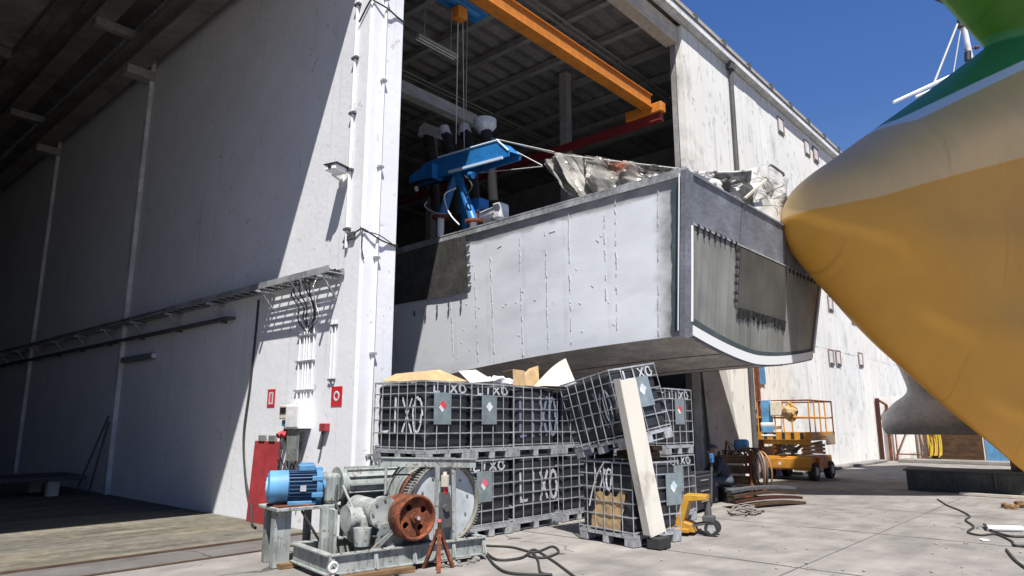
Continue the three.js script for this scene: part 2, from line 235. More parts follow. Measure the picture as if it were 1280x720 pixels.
// ---------------------------------------------------------------- open bay at the left: roof and far walls
{
  const b = thing('bay_shelter', 'dark open bay roof of corrugated sheet joined to the white wall', 'building');
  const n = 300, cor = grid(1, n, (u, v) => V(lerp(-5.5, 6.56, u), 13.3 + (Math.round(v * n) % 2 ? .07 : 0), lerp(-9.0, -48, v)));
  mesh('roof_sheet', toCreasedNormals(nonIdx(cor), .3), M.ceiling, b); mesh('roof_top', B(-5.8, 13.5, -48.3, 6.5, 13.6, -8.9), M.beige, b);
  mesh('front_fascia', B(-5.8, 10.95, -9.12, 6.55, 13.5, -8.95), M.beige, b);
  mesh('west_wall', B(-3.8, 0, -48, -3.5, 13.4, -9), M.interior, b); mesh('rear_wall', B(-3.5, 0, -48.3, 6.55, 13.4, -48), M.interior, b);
  const ibeam = (x, y, w, h, m) => [bar([x, y, -9.3], [x, y, -47.8], .02, h), bar([x, y + h / 2, -9.3], [x, y + h / 2, -47.8], w, .03), bar([x, y - h / 2, -9.3], [x, y - h / 2, -47.8], w, .03)];
  mesh('runway_girder', ibeam(6.1, 11.55, .5, .6), M.girder, b); mesh('runway_girder', ibeam(5.2, 12.6, .5, .7), M.girder, b); mesh('edge_girder', bar([4.5, 13.15, -9.3], [4.5, 13.15, -47.8], .18, .24), M.girder, b);
  for (const z of [-11, -19.1, -27.2, -35.3]) { mesh('bracket', B(5.85, 10.95, z - .18, 6.56, 11.2, z + .18), M.purlin, b); mesh('upper_bracket', B(5.0, 12.0, z - .1, 6.56, 12.22, z + .1), M.purlin, b); }
  const w = []; for (let i = 0; i < 6; i++) mesh('roof_beam', bar([-5.5, 13.1, -12.2 - i * 6.4], [4.4, 13.1, -12.2 - i * 6.4], .2, .3), M.girder, b);
}
{ const p = thing('low_platform', 'low dark flatbed platform inside the shaded bay', 'platform', [3.2, 0, -20.4]);
  mesh('deck', RB(-3.5, .36, -.9, 3.0, .46, .9, .02), M.darkgrey, p); for (const x of [-3, -.5, 2.2]) for (const z of [-.7, .7]) mesh('block', B(x, 0.005, z - .1, x + .25, .36, z + .1), M.cream, p); }
{ const p = thing('leaning_poles', 'two thin dark poles leaning on the shaded wall column', 'pole');
  mesh('pole', rod([6.1, .01, -19.9], [6.43, 1.9, -19.2], .025), M.darkgrey, p); mesh('pole', rod([6.2, .01, -19.3], [6.43, 1.75, -19.15], .025), M.darkgrey, p); }

// ---------------------------------------------------------------- fittings on the side wall
{ // cable tray
  const t = thing('cable_tray', 'long galvanised ladder cable tray running along the side wall', 'cable tray');
  for (const dx of [.03, .33]) mesh('side_rail', bar([WX - dx, 4.2, -9.55], [WX - dx, 4.2, -44], .02, .11), M.galv, t);
  for (let i = 0; i < 110; i++) mesh('rung', bar([WX - .03, 4.165, -9.6 - i * .31], [WX - .33, 4.165, -9.6 - i * .31], .035, .02), M.galv, t);
  for (let i = 0; i < 17; i++) mesh('wall_bracket', [bar([WX, 4.1, -9.75 - i * 2], [WX - .4, 4.1, -9.75 - i * 2], .05, .04), bar([WX - .02, 3.78, -9.75 - i * 2], [WX - .3, 4.09, -9.75 - i * 2], .03, .03)], M.galv, t);
  const cab = []; for (let k = 0; k < 7; k++) { const p = []; for (let i = 0; i < 12; i++) p.push(V(WX - .06 - k * .045 + rr(-.012, .012), 4.2 + rr(0, .02), -9.6 - i * 3)); cab.push(p); }
  cab.forEach(p => mesh('tray_cable', tube(p, .014, 60, 5), M.cable, t));
  const tr2 = thing('lower_cable_tray', 'dark lower cable tray below the ladder tray on the side wall', 'cable tray');
  mesh('channel', [bar([WX - .11, 3.78, -13.2], [WX - .11, 3.78, -44], .16, .05)], M.darkgrey, tr2); for (let i = 0; i < 14; i++) mesh('wall_bracket', bar([WX, 3.73, -13.6 - i * 2.1], [WX - .22, 3.73, -13.6 - i * 2.1], .05, .04), M.darkgrey, tr2);
}
{ // tangle of cables and conduits dropping from the tray to the box
  const c = thing('conduit_bundle', 'white conduits and loose cables dropping from the tray to the switch box', 'conduit');
  for (const z of [-10.35, -10.48, -10.56, -10.64, -10.78]) mesh('conduit', rod([WX - .02, 2.05, z], [WX - .02, 3.3 + (z + 10.6) * .3, z], .017), M.whiteClean, c);
  for (let k = 0; k < 8; k++) { const z = -10.2 - k * .09, p = [V(WX - .2 + rr(-.1, .12), 4.15, z), V(WX - .22, 3.95, z + rr(-.1, .1)), V(WX - .1, 3.7, z + rr(-.12, .12)), V(WX - .05, 3.5, z + rr(-.05, .05)), V(WX - .025, 3.25, -10.5 + rr(-.15, .15))]; mesh('loose_cable', tube(p, .012, 24, 5), k % 3 ? M.cable : M.whiteClean, c); }
  for (const y of [3.2, 2.75, 2.25]) mesh('clip', B(WX - .045, y, -10.86, WX - .002, y + .03, -10.3), M.galv, c);
}
{ const c = thing('pillar_conduit', 'twin white conduits clipped near the wall corner above the red emblem sign', 'conduit');
  for (const z of [-9.72, -9.82]) { mesh('conduit', rod([WX - .02, 2.35, z], [WX - .02, 3.4, z], .014), M.whiteClean, c); } mesh('clip', B(WX - .04, 3.3, -9.86, WX - .002, 3.33, -9.68), M.darkgrey, c); mesh('clip', B(WX - .04, 2.4, -9.86, WX - .002, 2.43, -9.68), M.darkgrey, c); }
{ const c = thing('wall_pipe', 'tall white pipe clipped up the side wall beside the corner', 'pipe');
  mesh('pipe', [rod([WX - .03, 4.6, -9.52], [WX - .03, 14, -9.52], .03)], M.whiteClean, c); for (let i = 0; i < 9; i++) mesh('clip', B(WX - .075, 4.9 + i * 1.05, -9.58, WX - .002, 4.94 + i * 1.05, -9.44), M.darkgrey, c); }
{ const c = thing('front_pipe', 'slim white pipe rising up the front of the corner pillar', 'pipe');
  mesh('pipe', [rod([6.86, .0, FZ + .03], [6.86, 14, FZ + .03], .028)], M.whiteClean, c); for (let i = 0; i < 8; i++) mesh('clip', B(6.81, 1.2 + i * 1.6, FZ + .002, 6.91, 1.24 + i * 1.6, FZ + .075), M.galv, c); }
{ const c = thing('strapped_cable', 'black cable strapped round the corner pillar at mid height', 'cable');
  const p = [[6.54, 4.72, -9.62], [6.53, 4.78, -9.4], [6.55, 4.86, -9.14], [6.6, 4.85, FZ + .03], [6.85, 4.74, FZ + .075], [7.1, 4.72, FZ + .02], [7.3, 4.72, FZ + .012]]; mesh('cable_run', tube(p, .014, 40, 5), M.cable, c);
  mesh('cable_run', tube([[6.55, 4.9, -9.16], [6.6, 4.82, FZ + .03], [6.86, 4.8, FZ + .076], [7.3, 4.68, FZ + .014]], .01, 30, 5), M.cable, c); mesh('clamp', RB(6.52, 4.72, -9.5, 6.568, 4.85, -9.3, .01), M.darkgrey, c);
  mesh('hanging_end', tube([[6.56, 4.84, FZ + .02], [6.55, 4.55, FZ + .03], [6.61, 4.35, FZ + .02]], .01, 20, 5), M.cable, c); }
{ const c = thing('upper_cable', 'black cable looped round the top of the corner pillar', 'cable');
  mesh('cable_run', tube([[6.54, 8.75, -9.45], [6.55, 9.05, -9.15], [6.62, 9.05, FZ + .02], [6.86, 9.0, FZ + .075], [7.1, 8.99, FZ + .02], [7.3, 8.96, FZ + .012]], .016, 40, 5), M.cable, c); }
{ const c = thing('security_camera', 'white security camera on a bracket high on the side wall', 'camera', [WX, 5.85, -9.78]);
  mesh('bracket', [B(-.03, -.12, -.05, 0, .1, .05), rod([-.02, 0, 0], [-.2, .06, 0], .02)], M.whiteClean, c); const h = mesh('housing', RB(-.42, .05, -.02, -.12, .15, .22, .02), M.whiteClean, c); h.rotation.y = .25; mesh('sun_hood', RB(-.44, .15, -.04, -.1, .168, .26, .005, 1), M.darkgrey, h); mesh('lens', rod([-.43, .1, .1], [-.45, .1, .1], .035, .035, 12), M.black, h); }
{ // switch box
  const c = thing('switch_box', 'white electrical switch box with red plugs on the side wall', 'electrical box', [WX, 0, -10.72]);
  mesh('cabinet', RB(-.24, 1.62, -.02, 0, 2.02, .42, .015), M.whiteClean, c); mesh('cabinet_door', RB(-.255, 1.65, .02, -.241, 1.99, .38, .004, 1), M.white, c);
  mesh('meter', [RB(-.2, 1.78, -.3, 0, 2.02, -.04, .02)], M.cream, c); mesh('display', B(-.21, 1.88, -.26, -.201, 1.98, -.08), M.black, c);
  mesh('blue_socket', RB(-.16, 1.66, -.27, 0, 1.77, -.06, .02), M.blue, c); for (const dz of [-.26, -.12]) mesh('red_plug', rod([-.05, 1.58, dz], [-.22, 1.5, dz], .045, .05, 12), M.red, c);
  mesh('lower_bracket', [B(-.2, 1.1, .0, -.185, 1.6, .36), B(-.185, 1.58, .0, 0, 1.6, .36)], M.grey, c);
  mesh('hanging_lead', [tube([[-.16, 1.5, -.26], [-.2, 1.2, -.2], [-.1, .9, -.05], [-.14, 1.05, .1], [-.12, .85, .22], [-.1, .5, .2]], .013, 40, 5), tube([[-.16, 1.5, -.12], [-.25, 1.1, -.1], [-.2, .8, -.22], [-.1, .3, -.3]], .013, 40, 5), tube([[-.1, 1.5, -.2], [-.15, 1.0, 0], [-.12, .98, .12], [-.05, 1.4, .2]], .012, 30, 5)], M.cable, c); }
{ const s = thing('hose_sign', 'red fire sign with a white upright bar above the red board', 'sign', [WX - .008, 2.16, -11.66]); mesh('panel', B(0, -.16, -.13, .006, .16, .13), M.redSign, s); mesh('symbol', [B(-.003, -.11, -.075, -.0005, .11, -.03), B(-.003, -.11, .03, -.0005, .11, .075), B(-.003, .075, -.03, -.0005, .11, .03), B(-.003, -.11, -.03, -.0005, -.075, .03)], M.paintWhite, s); }
{ const s = thing('alarm_sign', 'red square sign with white ring near the wall corner', 'sign', [WX - .008, 2.14, -9.62]); mesh('panel', B(0, -.16, -.15, .006, .16, .15), M.redSign, s); mesh('symbol', new THREE.TorusGeometry(.065, .022, 6, 20).rotateY(Math.PI / 2).scale(.12, 1, 1).translate(-.003, 0, 0), M.paintWhite, s); }
{ const s = thing('alarm_point', 'small red alarm call point with dark handle on the side wall', 'alarm', [WX, 1.58, -9.86]); mesh('housing', RB(-.09, 0, -.09, 0, .13, .09, .01), M.red, s); mesh('handle', rod([-.06, -.28, -.1], [-.05, 0, -.03], .03, .025), M.darkgrey, s); }
{ const s = thing('red_board', 'faded red board leaning against the side wall', 'board'); mesh('panel', poly3([[6.46, .01, -12.03], [6.46, .01, -11.3], [6.48, .3, -11.22], [6.535, 1.4, -11.2], [6.535, 1.4, -12.05]], .03), M.red, s); mesh('hinge', B(6.5, 1.4, -11.9, 6.55, 1.5, -11.7), M.grey, s); mesh('hinge', B(6.5, 1.4, -11.55, 6.55, 1.5, -11.35), M.grey, s); }
{ const s = mesh('hanging_cable', tube([[WX - .03, 4.05, -12.33], [WX - .025, 3.4, -12.36], [WX - .03, 2.4, -12.42], [WX - .04, 1.5, -12.5], [WX - .05, .75, -12.3], [WX - .1, .3, -11.95], [WX - .35, .06, -11.4], [WX - .5, .03, -11.0]], .022, 80, 6), M.cable); tag(s, 'black cable hanging down the side wall past the red board', 'cable'); }
{ const s = thing('wall_lamp', 'grey strip lamp fixed on the shaded side wall', 'lamp'); mesh('housing', RB(WX - .12, 3.2, -18.9, WX - .01, 3.34, -17.0, .02), M.grey, s); mesh('end_cap', rod([WX - .065, 3.27, -16.99], [WX - .065, 3.27, -16.95], .06, .06, 12), M.white, s); }

// ---------------------------------------------------------------- the grey hull section in the doorway
{
  const h = thing('hull_section', 'unpainted grey hull section sticking out of the doorway', 'boat');
  // near section: top corners, chines, keel; the stern face rakes inward below
  const TL = V(11, 6.2, -5.52), BL = V(11.32, 3.27, -5.84), K = V(14.5, 2.92, -5.88), BR = V(17.9, 3.3, -5.84), TR = V(18.6, 6.2, -5.52);
  const S = (u, v) => { const d = u, z = lerp(lerp(BL.z, TL.z, v), -16, d), e = clamp((-5.7 - z) / 9); return V(lerp(BL.x + e * .1, TL.x, v) + (v > .02 && v < .98 ? (fbm(u, v, 14, 3, 2, 77) - .5) * .022 : 0), lerp(BL.y - .62 * e * e - .12 * e, TL.y - e * .16, v), z); };
  // paint on the side plate: white primer with ragged edges against bare metal at the top and the corner
  const pt = tex(1024, 1, (u, v) => {
    const n = fbm(u, v, 9, 5, 5, 201), n2 = fbm(u, v, 34, 16, 4, 203), n3 = fbm(u, v, 3, 3, 4, 207), sp = vn(u * 120, v * 60, 120, 60, 6);
    let k = .945 + (n - .5) * .09 + (n3 - .5) * .09; if (sp > .96) k -= .07;
    const edge = sstep(.93, .885, v + (n2 - .5) * .05) * sstep(.022, .07, u + (n2 - .5) * .02 + (n - .5) * .03 * (v > .4 ? 1 : .6)); let m = .62 + (n2 - .5) * .24;
    const bd = Math.abs(((u * 9.3 + (n2 - .5) * .05) % 1) - .5); if (bd < .045) k -= .02 + (n2 - .5) * .1; const sm = fbm(u, v, 5, 3, 4, 209); if (sm > .6) k -= (sm - .6) * .3; const r = lerp(m, k, edge); return [r * .985, r, lerp(r * .99, r * 1.015, edge)];
  });
  pt.repeat.set(1, 1);
  mesh('side_plating', grid(60, 16, S), mat([.97, .975, .99], .55, 0, { map: pt, bumpMap: T.rough, bumpScale: .004 }), h, true);
  const off = (p, d) => p.clone().add(V(-d, 0, 0));
  const seamM = mat([.52, .52, .53], .8); // weld seams: uneven beads
  const seams = [[.055, .02, .93], [.145, .02, .95], [.17, .3, .86], [.255, .05, .93], [.315, .0, .86], [.385, .02, .84], [.47, .02, .76], [.52, .05, .66], [.6, .02, .66]];
  seams.forEach(([u, a, b]) => { const g = []; let v = a; while (v < b) { const l = rr(.012, .05); if (rnd() < .6) g.push(bar(off(S(u + rr(-.0012, .0012), v), .004), off(S(u + rr(-.0012, .0012), v + l), .004), rr(.006, .014), rr(.008, .026), V(0, 0, 1))); v += l * .95; } mesh('weld_seam', g, seamM, h).userData.kind = 'stuff'; });
  { const g = []; let u = .06; while (u < .5) { const l = rr(.004, .02); if (rnd() < .25) g.push(bar(off(S(u, .84 + rr(-.006, .006)), .004), off(S(u + l, (.84 + rr(-.012, .012))), .004), .006, rr(.006, .02))); u += l; } mesh('weld_seam', g, seamM, h).userData.kind = 'stuff'; }
  { const g = []; for (let i = 0; i < 26; i++) { const u = rr(.05, .6), v = rr(.1, .75), l = rr(.004, .02); g.push(bar(off(S(u, v), .002), off(S(u + l * .3, v + l), .002), .006, rr(.008, .03), V(0, 0, 1))); } mesh('paint_chips', g, mat([.55, .55, .56], .8), h).userData.kind = 'stuff'; }
  // patch plate near the doorway edge with its row of clamps
  const q = onX(580, 298, 10.97), zR = q.z, zL = -15.9, yb = 4.72; const uOf = z => (z + 5.66) / (-16 + 5.66);
  mesh('patch_plate', grid(20, 6, (s, t) => { const z = lerp(zR, zL, s), p = S(uOf(z), lerp((yb - S(uOf(z), 0).y) / (S(uOf(z), 1).y - S(uOf(z), 0).y), .985, t)); return off(p, .035 + .006 * Math.sin(s * 9)); }), mat([.36, .35, .33], .55, 0, { map: T.greypaint }), h);
  for (let i = 0; i < 5; i++) { const z = zR - .25 - i * .42, p = S(uOf(z), (yb - 3.1) / 3.1); mesh('clamp', bar(off(p, .04), off(p.clone().add(V(0, -.13, 0)), .03), .03, .03), M.darkgrey, h); }
  for (let i = 0; i < 5; i++) { const p = S(uOf(zR), .62 + i * .075); mesh('clamp', bar(off(p, .035), off(p.clone().add(V(0, .01, .1)), .03), .03, .03), M.darkgrey, h); }
  // bottom, from chine over keel to chine, and the right side
  const Sr = (u, v) => { const z = lerp(lerp(BR.z, TR.z, v), -16, u), e = clamp((-5.7 - z) / 9); return V(lerp(BR.x, TR.x, v) - e * .9, lerp(BR.y - .62 * e * e - .12 * e, TR.y - e * .16, v), z); };
  mesh('right_plating', grid(30, 8, Sr), M.steel, h);
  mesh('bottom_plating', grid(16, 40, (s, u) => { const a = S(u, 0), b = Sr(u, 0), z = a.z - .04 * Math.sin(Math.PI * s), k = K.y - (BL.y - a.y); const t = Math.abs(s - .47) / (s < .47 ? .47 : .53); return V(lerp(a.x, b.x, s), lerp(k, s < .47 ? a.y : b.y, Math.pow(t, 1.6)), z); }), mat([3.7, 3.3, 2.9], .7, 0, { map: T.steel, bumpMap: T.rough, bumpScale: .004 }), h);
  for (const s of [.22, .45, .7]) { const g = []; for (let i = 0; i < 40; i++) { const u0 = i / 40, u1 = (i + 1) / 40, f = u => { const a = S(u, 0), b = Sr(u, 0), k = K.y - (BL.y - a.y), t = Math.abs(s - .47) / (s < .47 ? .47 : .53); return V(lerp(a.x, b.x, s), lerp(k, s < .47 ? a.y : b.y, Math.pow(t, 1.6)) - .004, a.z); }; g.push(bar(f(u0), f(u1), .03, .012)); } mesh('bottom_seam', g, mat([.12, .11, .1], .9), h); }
  // stern face
  const E = (x, y, o = 0) => { const t = (y - 3.27) / (6.2 - 3.27); return V(x, y, lerp(-5.84, -5.52, t) + o); };
  const xl = y => lerp(11.32, 11, (y - 3.27) / 2.93), xr = y => lerp(17.9, 18.6, (y - 3.27) / 2.93);
  const yk = s => lerp(BL.y, K.y, 1 - Math.pow(Math.abs(s - .47) / (s < .47 ? .47 : .53), 1.6));
  mesh('stern_plating', grid(24, 12, (s, t) => { const yb = yk(s), y = lerp(yb, 6.2, t); return E(lerp(xl(y), xr(y), s), y); }), M.steel, h);
  mesh('upper_strake', grid(24, 3, (s, t) => { const y = lerp(5.3, 6.2, t); return E(lerp(xl(y) + .14, xr(y), s), y, .012); }), M.steel, h);
  mesh('strake_joint', [bar(E(13.35, 5.3, .016), E(13.42, 6.18, .016), .012, .02), bar(E(15.9, 5.3, .016), E(16.0, 6.18, .016), .012, .02)], M.darkgrey, h);
  mesh('recess_panel', grid(30, 8, (s, t) => { const y = lerp(yk(s) + .28, 5.27, t); return E(lerp(xl(y) + .24, xr(y) - .2, s), y, .02); }), M.transom, h);
  mesh('primer_margin', [grid(1, 8, (s, t) => { const y = lerp(3.5, 5.27, t); return E(xl(y) + .16 + s * .085, y, .028); }), grid(1, 8, (s, t) => { const y = lerp(3.5, 5.27, t); return E(xr(y) - .23 + s * .11, y, .028); }), grid(30, 1, (s, t) => { const y = yk(s) + .22 + t * .12 * (1 - s * .5); return E(lerp(xl(y) + .16, xr(y) - .12, s), y, .028); })], M.primer, h);
  mesh('dark_panel', grid(8, 6, (s, t) => E(lerp(13.35, 15.95, s), lerp(4.03, 5.25, t), .045)), M.transomDark, h);
  mesh('white_trim', [tube([E(xl(5.25) + .12, 5.25, .05), E(xl(4.4) + .12, 4.4, .05), E(xl(3.6) + .12, 3.52, .05)], .035, 20, 6), grid(30, 1, (s, t) => { const y = yk(s) + .03 + t * .19; return E(lerp(xl(y) + .1, xr(y) - .05, s), y, .04 - t * .01); })], M.whiteClean, h);
  mesh('right_trim', tube([E(xr(3.5) - .06, 3.45, .04), E(xr(5.3) - .06, 5.35, .04)], .03, 12, 6), M.whiteClean, h);
  mesh('corner_post', [bar(E(10.995, 6.22, -.0), E(11.27, 3.22, 0), .2, .1, V(0, 0, 1)), bar(E(11.13, 6.2, .03), E(11.42, 3.25, .03), .09, .05, V(0, 0, 1))], M.steel, h);
  mesh('corner_bead', [tube([V(10.93, 6.18, -5.62), V(11.2, 3.35, -5.93)], .018, 8, 6)], M.whiteClean, h);
  mesh('primer_band', grid(2, 40, (s, t) => { const v = lerp(.03, .94, t); return off(S(.008 + s * (.018 + .005 * (vn(t * 30, 3, 64, 8, 9) - .5)), v), .03); }), M.primer, h);
  for (let i = 0; i < 16; i++) { const x = 11.5 + i * .235 + rr(-.04, .04); if (i < 8) mesh('clamp', [bar(E(x, 5.34, .03), E(x + .015, 5.16 + rr(-.03, .03), .035), .035, .03), bar(E(x - .03, 5.3, .03), E(x + .06, 5.3, .03), .03, .05)], M.black, h); }
  for (let i = 0; i < 7; i++) { const y = 4.15 + i * .17 + rr(-.03, .03); mesh('clamp', bar(E(13.3, y, .05), E(13.18, y + .01, .04), .03, .05), M.black, h); }
  { const g = []; for (let i = 0; i < 34; i++) { const x = 13.35 + i * .077; g.push(bar(E(x, 4.0 + rr(-.02, .03), .06), E(x + rr(-.02, .02), 3.94 - rr(.02, .16), .04), rr(.02, .06), .03)); } mesh('lower_clamps', g, M.black, h); }
  for (let i = 0; i < 9; i++) { const x = 16.1 + i * .25 + rr(-.04, .04); mesh('clamp', bar(E(x, 5.33, .03), E(x + .02, 5.18, .035), .04, .03), M.black, h); }
  mesh('panel_edge', [bar(E(11.3, 5.3, .03), E(18.3, 5.3, .03), .03, .035)], M.galv, h);
  // rim and deck
  mesh('top_rail', [bar(V(10.985, 6.2, -5.5), V(11.0, 6.04, -15.9), .05, .14), bar(V(11.03, 6.27, -5.5), V(11.03, 6.11, -15.9), .14, .03)], M.galv, h);
  mesh('stern_rail', [bar(V(11, 6.215, -5.5), V(18.6, 6.215, -5.5), .05, .04)], M.steel, h);
  mesh('deck', grid(2, 12, (s, t) => V(lerp(11.05, 18.2, s), lerp(6.16, 5.9, t), lerp(-5.6, -17, t))), M.steel, h);
  mesh('inner_bulkhead', grid(2, 2, (s, t) => V(lerp(11.1, 17.6, s), lerp(2.9, 5.9, t), -16)), M.steel, h);
}
{ // blue machine on the deck
  const a = onX(551, 293, 11.3), b = onX(592, 288, 11.3), g = thing('blue_davit', 'blue steel davit with tilted tray standing on the hull deck', 'machine');
  const pxX = (x, y, X = 11.3) => onX(x, y, X), y0 = 6.08;
  for (const [t, btm] of [[[572, 213], [551, 272]], [[570, 213], [592, 277]]]) { const p = pxX(...t), q = pxX(...btm); mesh('leg', rod(q, p, .12, .085, 14), M.machineBlue, g); const f = mesh('foot_flange', rod(q.clone().add(V(0, -.03, 0)), q.clone().add(V(0, .03, 0)), .22, .22, 16), M.rust, g); mesh('pedestal', rod(V(q.x, 6.0, q.z), q.clone().add(V(0, -.03, 0)), .09, .09, 12), M.whiteClean, f); }
  { const p = pxX(575, 215, 11.9), q = pxX(585, 275, 11.9); mesh('leg', rod(V(q.x, 6.0, q.z), p, .1, .09, 12), M.machineBlue, g); }
  mesh('drive_box', (() => { const q = pxX(594, 268, 11.6); return RB(q.x - .15, q.y - .35, q.z - .28, q.x + .2, q.y + .35, q.z + .28, .02); })(), M.machineBlue, g);
  { const q = pxX(617, 268, 11.6); const m = mesh('wrapped_motor', [rod(q.clone().add(V(0, 0, -.34)), q.clone().add(V(0, 0, .2)), .16, .2, 14), RB(q.x - .18, q.y - .2, q.z + .1, q.x + .18, q.y + .22, q.z + .36, .06)], M.white, g); mesh('rusty_ring', rod(q.clone().add(V(0, 0, -.42)), q.clone().add(V(0, 0, -.34)), .21, .21, 16), M.rust, m); mesh('motor_stand', B(q.x - .15, 6.0, q.z - .2, q.x + .15, q.y - .14, q.z + .2), M.darkgrey, m); }
  const L = pxX(519, 222), R = pxX(643, 186), P = pxX(555, 205), Q = pxX(630, 181); // tray outline on the plane of the hull edge
  const outl = [[518, 232], [520, 222], [542, 205], [555, 200], [622, 181], [630, 181], [643, 192], [643, 198], [566, 222], [540, 226], [524, 230]].map(p => pxX(...p));
  mesh('tray', [poly3(outl.map(p => p.clone().add(V(-.18, 0, 0))), .04, V(1, 0, 0)), poly3(outl.map(p => p.clone().add(V(.22, .03, 0))), .04, V(1, 0, 0)), grid(1, 4, (s, t) => { const c = [outl[1], outl[2], outl[4], outl[5], outl[6]]; const p = c[Math.round(t * 4)]; return p.clone().add(V(lerp(-.18, .22, s), lerp(0, .03, s), 0)); })], M.machineBlue, g);
  mesh('tray_rim', [tube([outl[3], outl[4], outl[5], outl[6]].map(p => p.clone().add(V(-.2, .01, 0))), .025, 20, 6), bar(pxX(561, 215, 11.05), pxX(628, 197, 11.05), .05, .06)], mat([.55, .68, .8], .45), g);
  mesh('tray_rib', bar(pxX(546, 224, 11.1), pxX(546, 206, 11.1), .05, .35), M.machineBlue, g); mesh('tray_pivot', [rod(pxX(587, 219, 11.1), pxX(592, 219, 11.1), .09)], M.machineBlue, g);
  mesh('knob', [rod(pxX(520, 234, 11.1), pxX(521, 238, 11.1), .05)], M.white, g);
  mesh('wiring', [tube([pxX(570, 235, 11.1), pxX(556, 243, 11.0), pxX(558, 258, 11.0), pxX(564, 270, 10.95), pxX(574, 281, 10.95)], .018, 30, 5), tube([pxX(564, 267, 11), pxX(545, 266, 11), pxX(531, 258, 11), pxX(534, 252, 11)], .012, 30, 5)], M.whiteClean, g);
  mesh('hose_loop', tube([pxX(580, 218, 11.1), pxX(590, 232, 11.05), pxX(583, 245, 11.1), pxX(588, 238, 11.2)], .02, 30, 5), M.cable, g);
}
{ // extraction hoods behind the machine
  const ducts = [[525, 168, 541, 205], [556, 165, 566, 205], [581, 163, 590, 195], [606, 157, 612, 185]], words = ['wide slanting', 'short', 'tall narrow', 'round-ended'];
  ducts.forEach(([x0, y0, x1, y1], i) => {
    const c = thing('extraction_hood', 'pale ' + words[i] + ' extraction hood on black hose above the blue davit', 'duct', [0, 0, 0], 0, 'extraction hoods over the davit');
    const X = 11.9, p = onX(x0 + (i ? 0 : 10), y0, X), q = onX(x1, y1, X), d = q.clone().sub(p); const hose = []; for (let k = 0; k < 9; k++) { const a = p.clone().addScaledVector(d, k / 9), e = p.clone().addScaledVector(d, (k + .9) / 9); hose.push(rod(a, e, .14 + (k % 2) * .012, .14 + (k % 2) * .012, 14)); }
    hose.push(rod(q, q.clone().add(V(.25, -1.3, -.1)), .13, .13, 12));
    mesh('hose', hose, M.rubber, c);
    if (i === 3) mesh('hood', [rod(p.clone().add(V(0, -.02, 0)), p.clone().add(V(0, .14, 0)), .3, .3, 20), rod(p.clone().add(V(0, -.2, 0)), p.clone().add(V(0, -.02, 0)), .15, .3, 20)], M.white, c);
    else mesh('hood', i ? [rod(p.clone().add(V(0, -.08, 0)), p.clone().add(V(-.04, .16, 0)), .2, .13, 6)] : [prism([[-.75, -.42], [-.6, -.05], [-.02, .3], [.2, .22], [.24, -.02], [-.1, -.06]], .34, .01).rotateY(Math.PI / 2).translate(p.x - .15, p.y, p.z)], M.white, c);
  });
}
